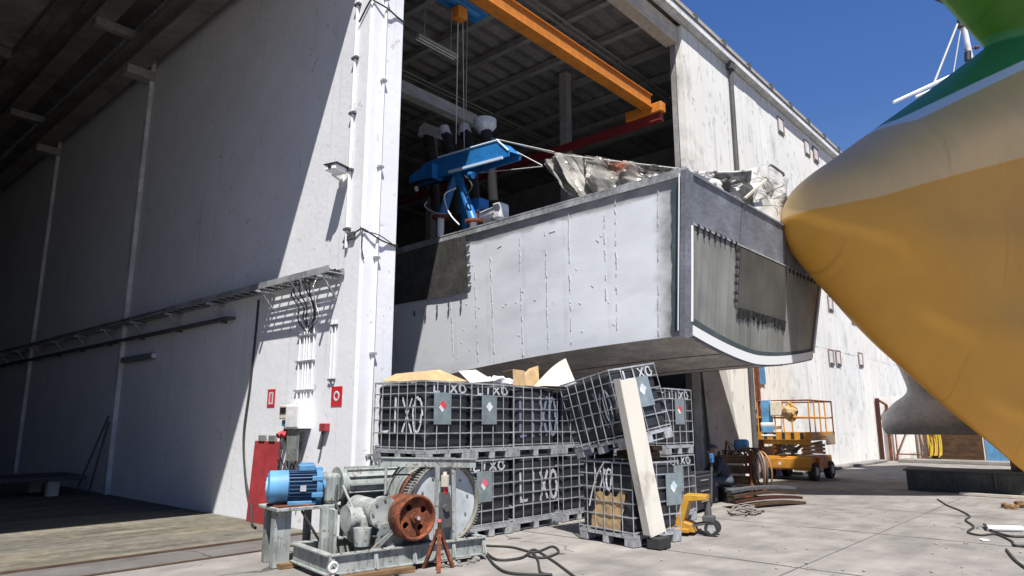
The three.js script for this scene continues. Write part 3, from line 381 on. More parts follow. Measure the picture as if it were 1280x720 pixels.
{ // plastic sheets on the hull
  const pt = tex(512, 1, (u, v) => { const a = fbm(u, v, 6, 3, 5, 301), s = fbm(u, v, 40, 4, 4, 303); let k = .62 + (a - .5) * .7 + (s - .5) * .6; const o = Math.exp(-((u - .56) ** 2 / .004 + (v - .72) ** 2 / .05)); return [lerp(k, .8, o * .8), lerp(k * .98, .36, o * .8), lerp(k * .94, .22, o * .8)]; }); pt.repeat.set(1, 1);
  const top = [[678, 206], [697, 193], [760, 198], [810, 206], [852, 212]].map(p => onX(...p, 11.25)), bot = [[722, 252], [735, 246], [775, 234], [815, 223], [853, 214]].map(p => onX(...p, 11.1));
  const cT = new THREE.CatmullRomCurve3(top), cB = new THREE.CatmullRomCurve3(bot);
  const tri = x => Math.abs(((x % 1) + 1) % 1 - .5) * 2;
  const g = toCreasedNormals(nonIdx(grid(120, 20, (u, v) => { const a = u + .10 * (1 - v), p = cB.getPoint(u).lerp(cT.getPoint(u), v), e = .25 + .75 * Math.sin(Math.PI * clamp(v * .75 + .12)); p.x += e * ((tri(a * 5.3 + .1) - .5) * .34 + (tri(a * 13.7 + .6 * vn(a * 6, 2, 64, 8, 4)) - .5) * .12 * (.4 + v) + (fbm(u, v, 5, 3, 3, 307) - .5) * .3); return p; })), .5);
  const t = mesh('plastic_sheet', g, new THREE.MeshPhysicalMaterial({ color: '#f4f4f2', roughness: .22, map: pt, transmission: .35, thickness: 0, side: THREE.DoubleSide }), null, true); tag(t, 'crumpled clear plastic sheet with orange mark on the hull rim', 'plastic sheet');
  const rp = thing('guy_ropes', 'white guy ropes stretched from the hoods to the plastic sheet', 'rope'); const o = onX(612, 172, 11.9);
  for (const e of [[697, 193], [678, 207], [693, 190]]) mesh('rope', rod(o, onX(...e, 11.25), .012, .012, 5), M.rope, rp); mesh('rope', rod(onX(600, 216, 11.5), onX(678, 208, 11.25), .01, .01, 5), M.rope, rp); mesh('rope', rod(onX(697, 193, 11.25), onX(860, 212, 11.2), .012, .012, 5), M.rope, rp);
  // right-hand sheet with block lettering
  const cv = document.createElement('canvas'); cv.width = 512; cv.height = 256; const c = cv.getContext('2d'); c.fillStyle = '#cfcdc8'; c.fillRect(0, 0, 512, 256); c.fillStyle = '#4c4a48'; c.beginPath(); c.moveTo(90, 20); c.lineTo(300, 10); c.lineTo(330, 250); c.lineTo(170, 256); c.fill(); c.fillStyle = '#d8d6d2'; c.font = 'bold 84px sans-serif'; c.save(); c.translate(150, 110); c.rotate(.5); c.fillText('HA', 0, 30); c.restore(); c.strokeStyle = '#77746f'; c.lineWidth = 3; for (let i = 0; i < 22; i++) { c.beginPath(); c.moveTo(rr(300, 512), rr(0, 256)); c.lineTo(rr(300, 512), rr(0, 256)); c.stroke(); }
  const ct = new THREE.CanvasTexture(cv); ct.colorSpace = THREE.SRGBColorSpace;
  const tp = [[866, 213], [900, 214], [930, 213], [958, 208], [985, 225]].map(p => onZ(...p, -5.7)), bt = [[866, 217], [895, 234], [925, 250], [955, 266], [990, 285]].map(p => onZ(...p, -5.56)); const a1 = new THREE.CatmullRomCurve3(tp), b1 = new THREE.CatmullRomCurve3(bt);
  const s = mesh('printed_sheet', grid(50, 12, (u, v) => { const p = b1.getPoint(u).lerp(a1.getPoint(u), v); p.z += (fbm(u, v, 12, 5, 4, 311) - .5) * .45 * Math.sin(Math.PI * clamp(v * .8 + .1)); return p; }), mat([.95, .95, .95], .4, 0, { map: ct }), null, true); tag(s, 'printed pale sheet with block letters bundled on the stern edge', 'plastic sheet');
  const rl = thing('tube_rail', 'bent grey tube rail standing on the stern edge', 'rail'); const z = -5.75; mesh('hoop', tube([[963, 268], [958, 240], [957, 214], [962, 206], [972, 212], [980, 220], [976, 240], [977, 262], [980, 276]].map(p => onZ(...p, z)), .035, 60, 8), M.galv, rl); mesh('cross_bar', [rod(onZ(960, 240, z), onZ(980, 252, z), .03), rod(onZ(966, 258, z), onZ(975, 262, z), .08, .08, 10)], M.steel, rl);
  const st = thing('timber_strut', 'thin pale timber strut lying across the printed sheet', 'timber'); mesh('strut', bar(onZ(931, 248, -5.45), onZ(957, 225, -5.4), .06, .04), M.cardPale, st);
}

// ---------------------------------------------------------------- liquid containers in steel cages
const strokes = { L: [[[0, 1], [.03, 0]], [[.03, 0], [.62, .03]]], I: [[[.3, 1], [.3, 0]]], X: [[[0, 1], [.75, 0]], [[.75, 1], [0, 0]]], O: [] };
for (let i = 0; i < 12; i++) { const a = i / 12 * 2 * Math.PI, b = (i + 1) / 12 * 2 * Math.PI; strokes.O.push([[.36 + .34 * Math.cos(a), .5 + .5 * Math.sin(a)], [.36 + .34 * Math.cos(b), .5 + .5 * Math.sin(b)]]); }
function lettering(parent, word, face, hw, hd, cx, cy, hgt, wid, th, m) { // brushed letters on one face of the bottle
  const g = [], step = wid / word.length; let x = -wid / 2, n = 0;
  for (const ch of word) {
    const s = step * .82, jy = rr(-.02, .02) * hgt;
    for (const [a, b] of strokes[ch]) for (let k = 0; k < 3; k++) {
      const dz = .0006 * n++, P = p => { const lx = cx + x + p[0] * s / .75 + rr(-.07, .07) * s, ly = cy + jy + (p[1] - .5) * hgt + rr(-.05, .05) * hgt; return face === 'front' ? V(lx, ly, hd + .004 + dz) : V(-hw - .004 - dz, ly, lx); };
      g.push(bar(P(a), P(b), face === 'front' ? th : .004, face === 'front' ? .004 : th, face === 'front' ? V(0, 0, 1) : V(0, 1, .001)));
    }
    x += step;
  }
  const o = mesh('lettering', g, m, parent); o.userData.kind = 'stuff'; return o;
}
function bottleGeo(w, d) {
  const hw = w / 2 - .022, hd = d / 2 - .022, nu = 56, nv = 44;
  return grid(nu, nv, (u, v) => {
    const a = u * Math.PI * 2, c = Math.cos(a), s = Math.sin(a), e = .17, x = Math.sign(c) * Math.pow(Math.abs(c), e), z = Math.sign(s) * Math.pow(Math.abs(s), e);
    let y = .19 + v * .95, k = 1 - .014 * (1 - Math.cos(v * 2 * Math.PI * 5.5)) * .5; const t = Math.min(v, 1 - v); if (t < .06) k *= lerp(.86, 1, Math.sqrt(t / .06)); if (v === 0 || v === 1) k = .001;
    return V(x * hw * k, y + (v === 1 ? .012 : 0), z * hd * k);
  });
}
const bottles = {};
function ibc(o) {
  const { x0, z1, w, d, y = 0, label, turn = 0 } = o, hw = w / 2, hd = d / 2; // x0: left edge, z1: front edge
  const t = thing('bulk_container', label, 'container', o.pos || [x0 + hw, y, z1 - hd], turn, 'caged black containers');
  const key = w + ',' + d; bottles[key] = bottles[key] || triUV(nonIdx(bottleGeo(w, d)));
  const bt = mesh('bottle', bottles[key].clone(), M.plastic, t); mesh('cap', rod([0, 1.12, 0], [0, 1.155, 0], .12, .12, 16), M.black, t);
  for (const sx of [-1, 0, 1]) for (const sz of [-1, 0, 1]) if (sx || sz) { const cw = sx && sz ? .09 : .06; mesh('foot', RB(sx * (hw - cw) - cw, 0.004, sz * (hd - cw) - cw, sx * (hw - cw) + cw, .115, sz * (hd - cw) + cw, .012, 1), M.galv, t); }
  mesh('pallet_frame', [bar([-hw, .14, hd - .02], [hw, .14, hd - .02], .04, .05), bar([-hw, .14, -hd + .02], [hw, .14, -hd + .02], .04, .05), bar([-hw + .02, .14, -hd + .04], [-hw + .02, .14, hd - .04], .04, .05), bar([hw - .02, .14, -hd + .04], [hw - .02, .14, hd - .04], .04, .05), B(-hw + .04, .15, -hd + .04, hw - .04, .172, hd - .04), bar([-hw + .04, .022, hd - .09], [hw - .04, .022, hd - .09], .07, .02), bar([-hw + .04, .022, -hd + .09], [hw - .04, .022, -hd + .09], .07, .02)], M.galv, t);
  for (const yy of [.2, .4, .59, .78, .975, 1.15]) { const e = .003, r = .0115, j = rr(-.006, .006); const c = [[-hw, hd], [hw, hd], [hw, -hd], [-hw, -hd]].map(p => V(p[0] * .995, yy + j, p[1] * .995)); mesh('cage_ring', c.map((p, i) => bar(p, c[(i + 1) % 4], .018, yy > 1.1 ? .024 : .016)), M.galv, t); }
  const nx = o.nx || Math.round(w / .25), nz = Math.round(d / .2);
  for (let i = 0; i <= nx; i++) for (const s of [1, -1]) { const x = lerp(-hw + .01, hw - .01, i / nx) + (i && i < nx ? rr(-.01, .01) : 0); mesh('cage_bar', rod([x, .15, s * (hd + .004)], [x + rr(-.006, .006), 1.155, s * (hd + .004)], .008, .008, 6), M.galv, t); }
  for (let i = 1; i < nz; i++) for (const s of [1, -1]) { const z = lerp(-hd + .01, hd - .01, i / nz) + rr(-.01, .01); mesh('cage_bar', rod([s * (hw + .004), .15, z], [s * (hw + .004), 1.155, z + rr(-.006, .006)], .008, .008, 6), M.galv, t); }
  if (o.plate) { const [px, pc] = o.plate; const p = mesh('sign_plate', B(px - .17, .53, hd + .014, px + .17, .98, hd + .02), M.plate, t); mesh('hazard_mark', [new THREE.BoxGeometry(.11, .11, .002).rotateZ(Math.PI / 4).translate(px, .8, hd + .0225)], pc, p); if (pc !== M.paintWhite) mesh('hazard_half', [new THREE.BoxGeometry(.055, .1, .0015).rotateZ(Math.PI / 4).translate(px - .03, .755, hd + .0245)], M.paintWhite, p); }
  for (const l of o.words || []) lettering(bt, 'LIXO', l[0], hw - .022, hd - .022, l[1], l[2], l[3], l[4], l[5], l[6] || M.paintWhite);
  return t;
}
{
  const pinkMark = mat([.7, .12, .2], .5), redMark = mat([.62, .06, .06], .5), fine = mat([.55, .56, .6], .8), bl = mat([.16, .19, .26], .8), chalk = mat([.52, .53, .55], .85, 0, { map: T.dirt });
  ibc({ x0: 6.64, z1: -7.55, w: .94, d: 1.17, y: 0, label: 'lower caged black container at the wall corner, half hidden behind the winch', words: [] });
  ibc({ x0: 6.64, z1: -7.55, w: .94, d: 1.17, y: 1.165, label: 'upper caged black container by the wall corner with scrawled letters on two sides', plate: [-.14, redMark], words: [['left', .08, .66, .5, 1.0, .016, fine], ['front', .04, 1.06, .13, .66, .022, chalk]] });
  ibc({ x0: 7.62, z1: -7.6, w: .99, d: 1.1, y: 0, label: 'lower caged black container with pink diamond plate behind the winch drum', plate: [-.2, pinkMark], words: [['front', -.05, 1.06, .13, .7, .022, chalk]] });
  ibc({ x0: 7.62, z1: -7.6, w: .99, d: 1.1, y: 1.165, label: 'upper caged black container with white diamond plate under pale cardboard', plate: [-.1, M.paintWhite], words: [['front', .02, 1.06, .13, .7, .022, chalk]] });
  ibc({ x0: 8.66, z1: -7.65, w: 1.19, d: 1.0, y: 0, label: 'lower caged black container with large white letters across its front', words: [['front', .1, .68, .46, 1.0, .034, chalk]] });
  ibc({ x0: 8.66, z1: -7.65, w: 1.19, d: 1.0, y: 1.165, label: 'upper caged black container with faint blue letters below the curled cardboard', words: [['front', .1, .66, .62, 1.0, .04, bl]] });
  ibc({ x0: 10.06, z1: -7.72, w: 1.0, d: 1.0, y: 0, label: 'lower caged black container wedged behind the front stack', words: [] });
  ibc({ x0: 10.06, z1: -7.72, w: 1.0, d: 1.0, y: 1.165, label: 'upper caged black container wedged behind the tilted one', words: [] });
  ibc({ x0: 10.98, z1: -6.14, w: 1.0, d: 1.1, y: 0, label: 'lower caged black container beside the pallet truck with small white letters', plate: [-.15, mat([.36, .37, .38], .5)], words: [['front', 0, 1.06, .13, .7, .02, chalk]] });
  ibc({ x0: 10.98, z1: -6.14, w: 1.0, d: 1.1, y: 1.165, label: 'upper caged black container above the pallet truck with red diamond plate', plate: [0, redMark], words: [['front', .05, 1.05, .14, .68, .02, chalk]] });
  // the front pair: one on the ground, turned a little, and one tipped on top of it
  const th = -12.1 * Math.PI / 180, c0 = V(8.67, 0, -5.43), ex = V(Math.cos(th), 0, -Math.sin(th)), ez = V(Math.sin(th), 0, Math.cos(th)), w = 1.02, d = 1.12;
  const ctr = c0.clone().addScaledVector(ex, w / 2).addScaledVector(ez, -d / 2);
  const F = ibc({ w, d, pos: [ctr.x, 0, ctr.z], turn: th, label: 'front caged black container on the ground with brown paper stuffed inside', plate: [.36, mat([.45, .55, .6], .35)], words: [['left', -.1, .9, .3, .6, .02, fine]] });
  mesh('paper_lining', grid(14, 14, (u, v) => { const n = (fbm(u, v, 7, 7, 4, 401) - .5) * .06; return V(-w / 2 + .006 + n * .5, .2 + v * (.5 + .13 * (vn(u * 6, 1, 16, 4, 8) - .4)), lerp(-.3, .3, u) + .12 * v + n); }), M.card, F);
  mesh('white_rope', tube([[-w / 2 - .02, 1.16, .05], [-w / 2 - .02, .95, -.12], [-w / 2 - .015, .7, -.24], [-w / 2 - .02, .5, -.3]], .012, 20, 5), M.rope, F);
  const Tt = ibc({ w, d, pos: [0, 0, 0], label: 'tipped caged black container leaning on top of the front one', plate: [.1, mat([.5, .53, .58], .35)], words: [['left', .12, .62, .5, .75, .024, mat([.2, .22, .26], .6)], ['front', .12, 1.04, .15, .62, .022, chalk]] });
  const ax = V(-.85, 0, .52).normalize(), q = new THREE.Quaternion().setFromAxisAngle(ax, 13 * Math.PI / 180).multiply(new THREE.Quaternion().setFromAxisAngle(V(0, 1, 0), th));
  Tt.rotation.set(0, 0, 0); Tt.quaternion.copy(q);
  let lo = 1e9; for (const sx of [-1, 1]) for (const sz of [-1, 1]) lo = Math.min(lo, V(sx * w / 2, 0, sz * d / 2).applyQuaternion(q).y);
  Tt.position.set(ctr.x - .06, 1.166 - lo, ctr.z + .0);
  { const b = thing('prop_block', 'stack of dark timber blocks propping the tipped container', 'timber'); const p = ctr.clone().addScaledVector(ex, .28); mesh('block', rotY(RB(-.12, 1.168, -.4, .12, 1.29, .3, .01), th, p.x, 0, p.z), M.timber, b); mesh('block', rotY(RB(-.06, 1.292, -.35, .16, 1.37, .28, .01), th, p.x + .06, 0, p.z), M.timber, b); }
  { // white plank leaning on the pair
    const k = thing('white_plank', 'long white hollow board leaning on the tipped container', 'board'), onF = (x, y, o) => { const d = rayOf(x, y), q = c0.clone().addScaledVector(ez, o); return EYE.clone().addScaledVector(d, q.sub(EYE).dot(ez) / d.dot(ez)); }, bt = onF(822, 668, .2), tp = onF(784, 474, .12); const n = ez.clone().add(V(0, .05, 0)).normalize();
    const d0 = tp.clone().sub(bt).normalize(), s = ex.clone(); const bm = mat([.80, .76, .70], .8, 0, { map: T.facade }); mesh('face_board', bar(bt, tp, .3, .035, n), bm, k);
    const o = s.clone().multiplyScalar(-.155).addScaledVector(n, -.05); mesh('side_board', bar(bt.clone().add(o), tp.clone().add(o), .02, .13, n), bm, k); const o2 = s.clone().multiplyScalar(.155).addScaledVector(n, -.05); mesh('side_board', bar(bt.clone().add(o2), tp.clone().add(o2), .02, .13, n), bm, k);
    const f = mesh('rubber_block', RB(bt.x - .14, 0.004, bt.z - .1, bt.x + .16, bt.y - .03, bt.z + .12, .02), M.rubber); tag(f, 'black rubber block under the leaning white board', 'block'); }
}
{ // cardboard and scraps on top of the containers
  const Y = 2.335, card = (name, label, pts, m, t = .006) => { const g = thing(name, label, 'cardboard', [0, 0, 0], 0, 'cardboard scraps on the containers'); pts.forEach(p => mesh('panel', poly3(p, t), m, g)); return g; };
  const P = (px, py, z) => onZ(px, py, z);
  card('cardboard_box', 'flattened brown cardboard box on the container by the wall corner', [[[6.85, Y, -8.3], [7.7, Y + .02, -7.75], [7.55, Y + .22, -8.25], [6.95, Y + .14, -8.6]], [[7.7, Y + .02, -7.75], [7.98, Y + .0, -8.25], [7.55, Y + .22, -8.25]], [[6.85, Y, -8.3], [6.95, Y + .14, -8.6], [6.7, Y + .02, -8.65]]], M.card);
  card('cardboard_sheet', 'pale folded cardboard beside the wall-corner container', [[[7.75, Y, -7.75], [8.25, Y + .05, -7.7], [8.12, Y + .24, -8.0], [7.78, Y + .2, -8.05]], [[8.25, Y + .05, -7.7], [8.5, Y, -7.95], [8.12, Y + .24, -8.0]]], M.cardPale);
  card('cardboard_box', 'small square brown box on the middle containers', [[[8.72, Y, -7.7], [9.0, Y, -7.66], [9.0, Y + .26, -7.7], [8.75, Y + .27, -7.74]], [[9.0, Y, -7.66], [9.1, Y, -8.0], [9.1, Y + .24, -8.02], [9.0, Y + .26, -7.7]], [[8.75, Y + .27, -7.74], [9.0, Y + .26, -7.7], [9.1, Y + .24, -8.02], [8.85, Y + .25, -8.06]]], M.card);
  { const g = thing('cardboard_sheet', 'large curled open cardboard on the middle containers', 'cardboard', [0, 0, 0], 0, 'cardboard scraps on the containers');
    mesh('base_panel', poly3([[8.95, Y + .01, -7.64], [9.95, Y - .03, -7.6], [10.05, Y + .0, -8.2], [9.1, Y + .02, -8.3]], .006), M.cardPale, g);
    mesh('curled_flap', grid(10, 10, (u, v) => V(lerp(9.45, 10.15, u) + .12 * v, Y + .02 + .44 * Math.sin(u * 1.3) * v + .12 * u * v, -7.62 - .35 * v + .2 * u)), M.cardPale, g);
    mesh('rear_flap', poly3([[9.15, Y + .01, -8.2], [9.9, Y + .38, -8.35], [10.05, Y + .44, -8.25], [9.9, Y + .02, -8.1]], .006), M.card, g); }
  { const g = thing('foam_scrap', 'lumpy white foam scraps beside the small brown box', 'foam'); for (const [x, z, r] of [[8.35, -7.72, .12], [8.52, -7.68, .1], [8.2, -7.85, .11]]) { const s = new THREE.IcosahedronGeometry(r, 1); const p = s.attributes.position; for (let i = 0; i < p.count; i++) { const k = 1 + (hsh(Math.round(p.getX(i) * 900), Math.round(p.getY(i) * 900 + p.getZ(i) * 333), 3) - .5) * .5; p.setXYZ(i, p.getX(i) * k * 1.3, p.getY(i) * k * .7, p.getZ(i) * k); } s.computeVertexNormals(); mesh('lump', s.translate(x, Y + r * .45, z), M.white, g); } }
  card('cardboard_scrap', 'small upright white scrap behind the leaning board', [[P(758, 482, -5.9), P(776, 462, -5.9), P(786, 480, -5.95), P(775, 486, -5.9)]], M.cardPale);
  { const g = thing('plant_sprig', 'small green weed sprig between the stacks', 'plant'); const b = V(10.25, 2.335, -7.8); for (let i = 0; i < 5; i++) { const a = i * 1.3, e = b.clone().add(V(Math.cos(a) * .08, .1 + .03 * i, Math.sin(a) * .08)); mesh('leaf', poly3([b, b.clone().lerp(e, .6).add(V(.015, 0, 0)), e, b.clone().lerp(e, .6).add(V(-.015, 0, .01))], .003), mat([.06, .13, .03], .8), g); } }
}

// ---------------------------------------------------------------- the winch
{
  const w = thing('winch', 'old grey winch with rusty wheel and blue electric motor', 'winch', [4.69, 0, -6.85], -10.1 * Math.PI / 180);
  const G = M.lightgrey, D = M.grey;
  const beam = (a, b, h = .2, m = G, name = 'frame_beam') => { a = vv(a); b = vv(b); const up = V(0, h / 2, 0); mesh(name, [bar(a, b, .015, h), bar(a.clone().add(up), b.clone().add(up), .1, .014), bar(a.clone().sub(up), b.clone().sub(up), .1, .014)], m, w); };
  beam([0, .17, 0], [2.1, .17, 0]); beam([0, .17, -1.05], [2.1, .17, -1.05]); beam([0, .17, .0], [0, .17, -1.05]); beam([2.1, .17, 0], [2.1, .17, -1.05]); beam([.8, .17, -.02], [.8, .17, -1.03]);
  for (const x of [.02, .55, 1.06, 1.62, 2.08]) mesh('gusset', [bar([x, .08, .05], [x, .26, .02], .02, .05), prism([[0, 0], [.09, 0], [.015, .19]], .016).rotateY(-Math.PI / 2).translate(x + .008, .075, .008)], G, w);
  mesh('skid', [B(-.1, 0.004, -.02, 1.0, .06, .16), B(.95, .004, -.9, 2.2, .06, -.7)], M.timber, w); mesh('skid', [B(-.2, .004, -.95, 2.15, .055, -1.15)], M.timber, w);
  mesh('floor_plate', B(.05, .09, -.5, .78, .1, -.04), D, w);
  // motor table
  mesh('table_leg', [B(-.25, .004, -1.2, -.05, .66, -1.06)], G, w); mesh('table_leg', [B(.28, .1, -.98, .36, .66, -.9), B(.36, .1, -.98, .4, .66, -.72)], G, w); mesh('table_leg', [B(.28, .004, -1.5, .36, .66, -1.42)], D, w); mesh('table_leg', B(-.2, .004, -1.6, -.08, .66, -1.5), D, w);
  mesh('table_top', [RB(-.28, .66, -1.62, .48, .70, -.95, .008, 1)], G, w); mesh('rusty_plate', RB(-.24, .70, -1.42, .22, .72, -1.0, .006, 1), M.rust, w);
  { // blue motor, turned a little
    const m = new THREE.Group(); m.name = 'electric_motor'; m.position.set(.08, .93, -1.2); m.rotation.y = -.3; w.add(m);
    const bl = M.blue; mesh('fan_cover', [rod([-.36, 0, 0], [-.14, 0, 0], .195, .2, 28), rod([-.385, 0, 0], [-.36, 0, 0], .15, .195, 28)], bl, m); mesh('fan_grille', [new THREE.TorusGeometry(.11, .008, 6, 24).rotateY(Math.PI / 2).translate(-.388, 0, 0), new THREE.TorusGeometry(.06, .02, 6, 20).rotateY(Math.PI / 2).translate(-.385, 0, 0)], mat([.3, .5, .7], .5), m);
    const fins = [rod([-.14, 0, 0], [.2, 0, 0], .165, .165, 24)]; for (let i = 0; i < 26; i++) { const a = i / 26 * 2 * Math.PI; fins.push(bar([-.13, Math.cos(a) * .178, Math.sin(a) * .178], [.2, Math.cos(a) * .178, Math.sin(a) * .178], .01, .04, V(0, Math.cos(a), Math.sin(a)))); } mesh('finned_body', fins, mat([.05, .12, .24], .55, 0, { map: T.dirt }), m);
    mesh('end_bell', [rod([.2, 0, 0], [.27, 0, 0], .21, .19, 28), rod([.27, 0, 0], [.36, 0, 0], .1, .08, 20)], bl, m); for (let i = 0; i < 6; i++) { const a = i / 6 * 2 * Math.PI; mesh('bell_lug', RB(.14, Math.cos(a) * .2 - .03, Math.sin(a) * .2 - .03, .28, Math.cos(a) * .2 + .03, Math.sin(a) * .2 + .03, .01, 1), bl, m); }
    mesh('terminal_box', [RB(-.02, .18, -.12, .18, .27, .1, .02), RB(.0, .27, -.1, .16, .285, .08, .01)], bl, m); mesh('motor_foot', [RB(-.14, -.215, -.16, .2, -.17, .16, .008, 1)], bl, m); mesh('name_plate', B(.0, -.05, .192, .07, .02, .2), M.galv, m);
  }
  // reduction housing, finned cylinder
  mesh('bearing_housing', [RB(.36, .70, -1.42, .56, 1.08, -.98, .06, 3)], G, w);
  { const g = [rod([.62, .93, -1.15], [1.5, .93, -1.15], .185, .185, 26)]; for (let i = 0; i < 12; i++) { const a = i / 12 * 2 * Math.PI; g.push(bar([.66, .93 + Math.cos(a) * .2, -1.15 + Math.sin(a) * .2], [1.42, .93 + Math.cos(a) * .2, -1.15 + Math.sin(a) * .2], .022, .035, V(0, Math.cos(a), Math.sin(a)))); } mesh('finned_cylinder', g, G, w); mesh('cylinder_flange', [rod([.56, .93, -1.15], [.62, .93, -1.15], .22, .22, 26)], G, w); mesh('cylinder_cradle', [B(.7, .26, -1.3, .8, .76, -1.0), B(1.3, .26, -1.3, 1.4, .76, -1.0), B(.6, .55, -1.25, 1.45, .66, -1.05)], D, w); }
  // gearbox in the middle
  mesh('gearbox', [RB(.55, .27, -.75, .85, .62, -.35, .03), rod([.72, .66, -.86], [.72, .66, -.2], .15, .13, 20), rod([.72, .66, -.2], [.72, .66, -.12], .19, .19, 20), rod([.45, .58, -.5], [1.0, .58, -.5], .12, .12, 18), rod([.4, .58, -.5], [.46, .58, -.5], .16, .16, 18)], G, w);
  { for (let i = 0; i < 8; i++) { const a = i / 8 * 2 * Math.PI; mesh('flange_bolt', rod([.72 + Math.cos(a) * .155, .66 + Math.sin(a) * .155, -.12], [.72 + Math.cos(a) * .155, .66 + Math.sin(a) * .155, -.1], .018, .018, 6), D, w); } }
  mesh('brake_bracket', [prism([[0, 0], [.34, 0], [.4, .24], [.3, .3], [.06, .26]], .05, .004).translate(.62, .27, -.16), prism([[0, 0], [.3, .22], [.34, .2], [.1, 0]], .03).translate(.5, .25, -.08)], M.grey, w); mesh('pivot_bolt', rod([.9, .42, -.12], [.9, .42, -.07], .03, .03, 10), M.galv, w);
  mesh('oil_cup', [rod([.48, .3, -.2], [.48, .5, -.2], .09, .11, 14)], G, w);
  mesh('lever', rod([.98, .75, -.6], [.98, 1.2, -.6], .018), G, w); mesh('lever', rod([.62, .3, -.3], [.44, .95, -.7], .016), G, w);
  mesh('power_lead', [tube([[.5, .95, -1.0], [.42, .7, -.8], [.5, .45, -.4], [.7, .4, -.1], [1.0, .62, -.05], [1.1, .8, -.2]], .016, 50, 6), tube([[.05, .65, -1.0], [.2, .4, -.95], [.35, .2, -1.0]], .016, 30, 6)], M.cable, w);
  // drum with two rimmed flanges
  const cx = 1.6, cy = .71, R = .52;
  const disc = (z, r, th, m, nm) => mesh(nm, rod([cx, cy, z], [cx, cy, z + th], r, r, 64), m, w);
  disc(-.2, R - .05, .02, mat([.58, .62, .64], .5, 0, { map: T.dirt }), 'flange_disc'); for (let i = 0; i < 10; i++) { const a = i / 10 * 2 * Math.PI + .2; mesh('disc_bolt', rod([cx + Math.cos(a) * .36, cy + Math.sin(a) * .36, -.18], [cx + Math.cos(a) * .36, cy + Math.sin(a) * .36, -.165], .016, .016, 6), D, w); } for (let i = 0; i < 12; i++) mesh('frame_bolt', rod([.12 + i * .17, .276, .03], [.12 + i * .17, .288, .03], .012, .012, 6), M.rust, w);
  const ring = (z, nm) => { const f = mesh(nm, [new THREE.TorusGeometry(R - .02, .03, 8, 64).scale(1, 1, 1.3).translate(cx, cy, z)], mat([.78, .74, .62], .7, 0, { map: T.greypaint }), w); const g = []; for (let i = 0; i < 90; i++) { const a = i / 90 * 2 * Math.PI; g.push(new THREE.BoxGeometry(.02, .014, .07).rotateZ(a).translate(cx + Math.cos(a) * (R + .012), cy + Math.sin(a) * (R + .012), z)); } mesh('gear_teeth', g, D, f); f.children[0].userData.kind = 'stuff'; return f; };
  ring(-.17, 'flange_rim'); ring(-.28, 'flange_rim'); disc(-.82, R, .03, G, 'rear_flange'); mesh('rear_rim', new THREE.TorusGeometry(R - .01, .025, 8, 48).translate(cx, cy, -.8), M.grey, w);
  mesh('drum_barrel', rod([cx, cy, -.8], [cx, cy, -.2], .38, .38, 40), M.lightgrey, w);
  for (let i = 0; i < 3; i++) mesh('brake_band', new THREE.TorusGeometry(.43 - i * .01, .018, 6, 48).scale(1, 1, 2.2).translate(cx, cy, -.42 - i * .14), i === 1 ? M.rust : M.grey, w);
  // front posts and the beam across the top
  for (const x of [1.42, 1.7]) mesh('front_post', [bar([x, .27, -.08], [x + (x > 1.6 ? -.03 : .01), 1.2, -.08], .06, .012, V(0, 0, 1)), bar([x + .025, .27, -.11], [x + (x > 1.6 ? -.005 : .035), 1.2, -.11], .012, .06, V(0, 0, 1))], G, w);
  mesh('top_beam', [bar([.72, 1.24, -.3], [1.98, 1.19, -.06], .12, .1), bar([.72, 1.295, -.3], [1.98, 1.245, -.06], .16, .012)], G, w);
  mesh('oiler', [rod([1.555, .92, -.1], [1.555, 1.06, -.1], .055, .055, 14), rod([1.555, 1.06, -.1], [1.555, 1.1, -.1], .03, .025, 10)], M.cream, w); mesh('red_label', [B(1.53, .84, -.085, 1.585, .93, -.08)], M.redSign, w); mesh('bearing_block', [prism([[-.09, -.3], [.09, -.3], [.1, -.05], [.06, .12], [-.06, .12], [-.1, -.05]], .07, .006).translate(1.56, .72, -.16), rod([1.56, .66, -.1], [1.56, .66, -.04], .045, .045, 12)], M.darkgrey, w);
  mesh('tie_rod', [rod([1.05, .86, -.1], [1.4, 1.2, -.25], .012), rod([.95, 1.08, -.3], [1.4, 1.05, -.5], .012), tube([[.9, 1.05, -.3], [1.05, 1.22, -.28], [1.3, 1.27, -.25], [1.75, 1.26, -.16]], .014, 30, 5)], M.darkgrey, w);
  // rusty wheel
  { const wh = new THREE.Group(); wh.name = 'rusty_wheel'; wh.position.set(1.03, .6, .0); wh.scale.set(.88, .88, 1); w.add(wh);
    const holes = new THREE.Shape(); holes.absarc(0, 0, .27, 0, Math.PI * 2); for (let i = 0; i < 4; i++) { const a = i * Math.PI / 2 + .6, h = new THREE.Path(); h.absarc(Math.cos(a) * .165, Math.sin(a) * .165, .045, 0, Math.PI * 2, true); holes.holes.push(h); }
    mesh('web', new THREE.ExtrudeGeometry(holes, { depth: .03, bevelEnabled: false, curveSegments: 32 }).translate(0, 0, .03), M.rust, wh);
    const pr = [[.262, .0], [.30, -.12], [.305, .1], [.285, .125], [.265, .12], [.258, .06]].map(p => new THREE.Vector2(p[0], p[1])); mesh('rim', new THREE.LatheGeometry([...pr, pr[0]], 56).rotateX(Math.PI / 2), M.rust, wh);
    mesh('hub', [rod([0, 0, -.2], [0, 0, .1], .075, .07, 20), rod([0, 0, .1], [0, 0, .15], .035, .035, 12)], M.rust, wh); mesh('shaft_end', rod([0, 0, .1], [0, 0, .16], .028, .028, 6), M.galv, wh);
    mesh('drive_drum', rod([0, 0, -.3], [0, 0, -.1], .29, .3, 40), mat([.75, .62, .5], .85, 0, { map: T.rust }), wh); }
  mesh('wheel_bracket', [B(.86, .27, -.32, 1.2, .52, -.24)], D, w);
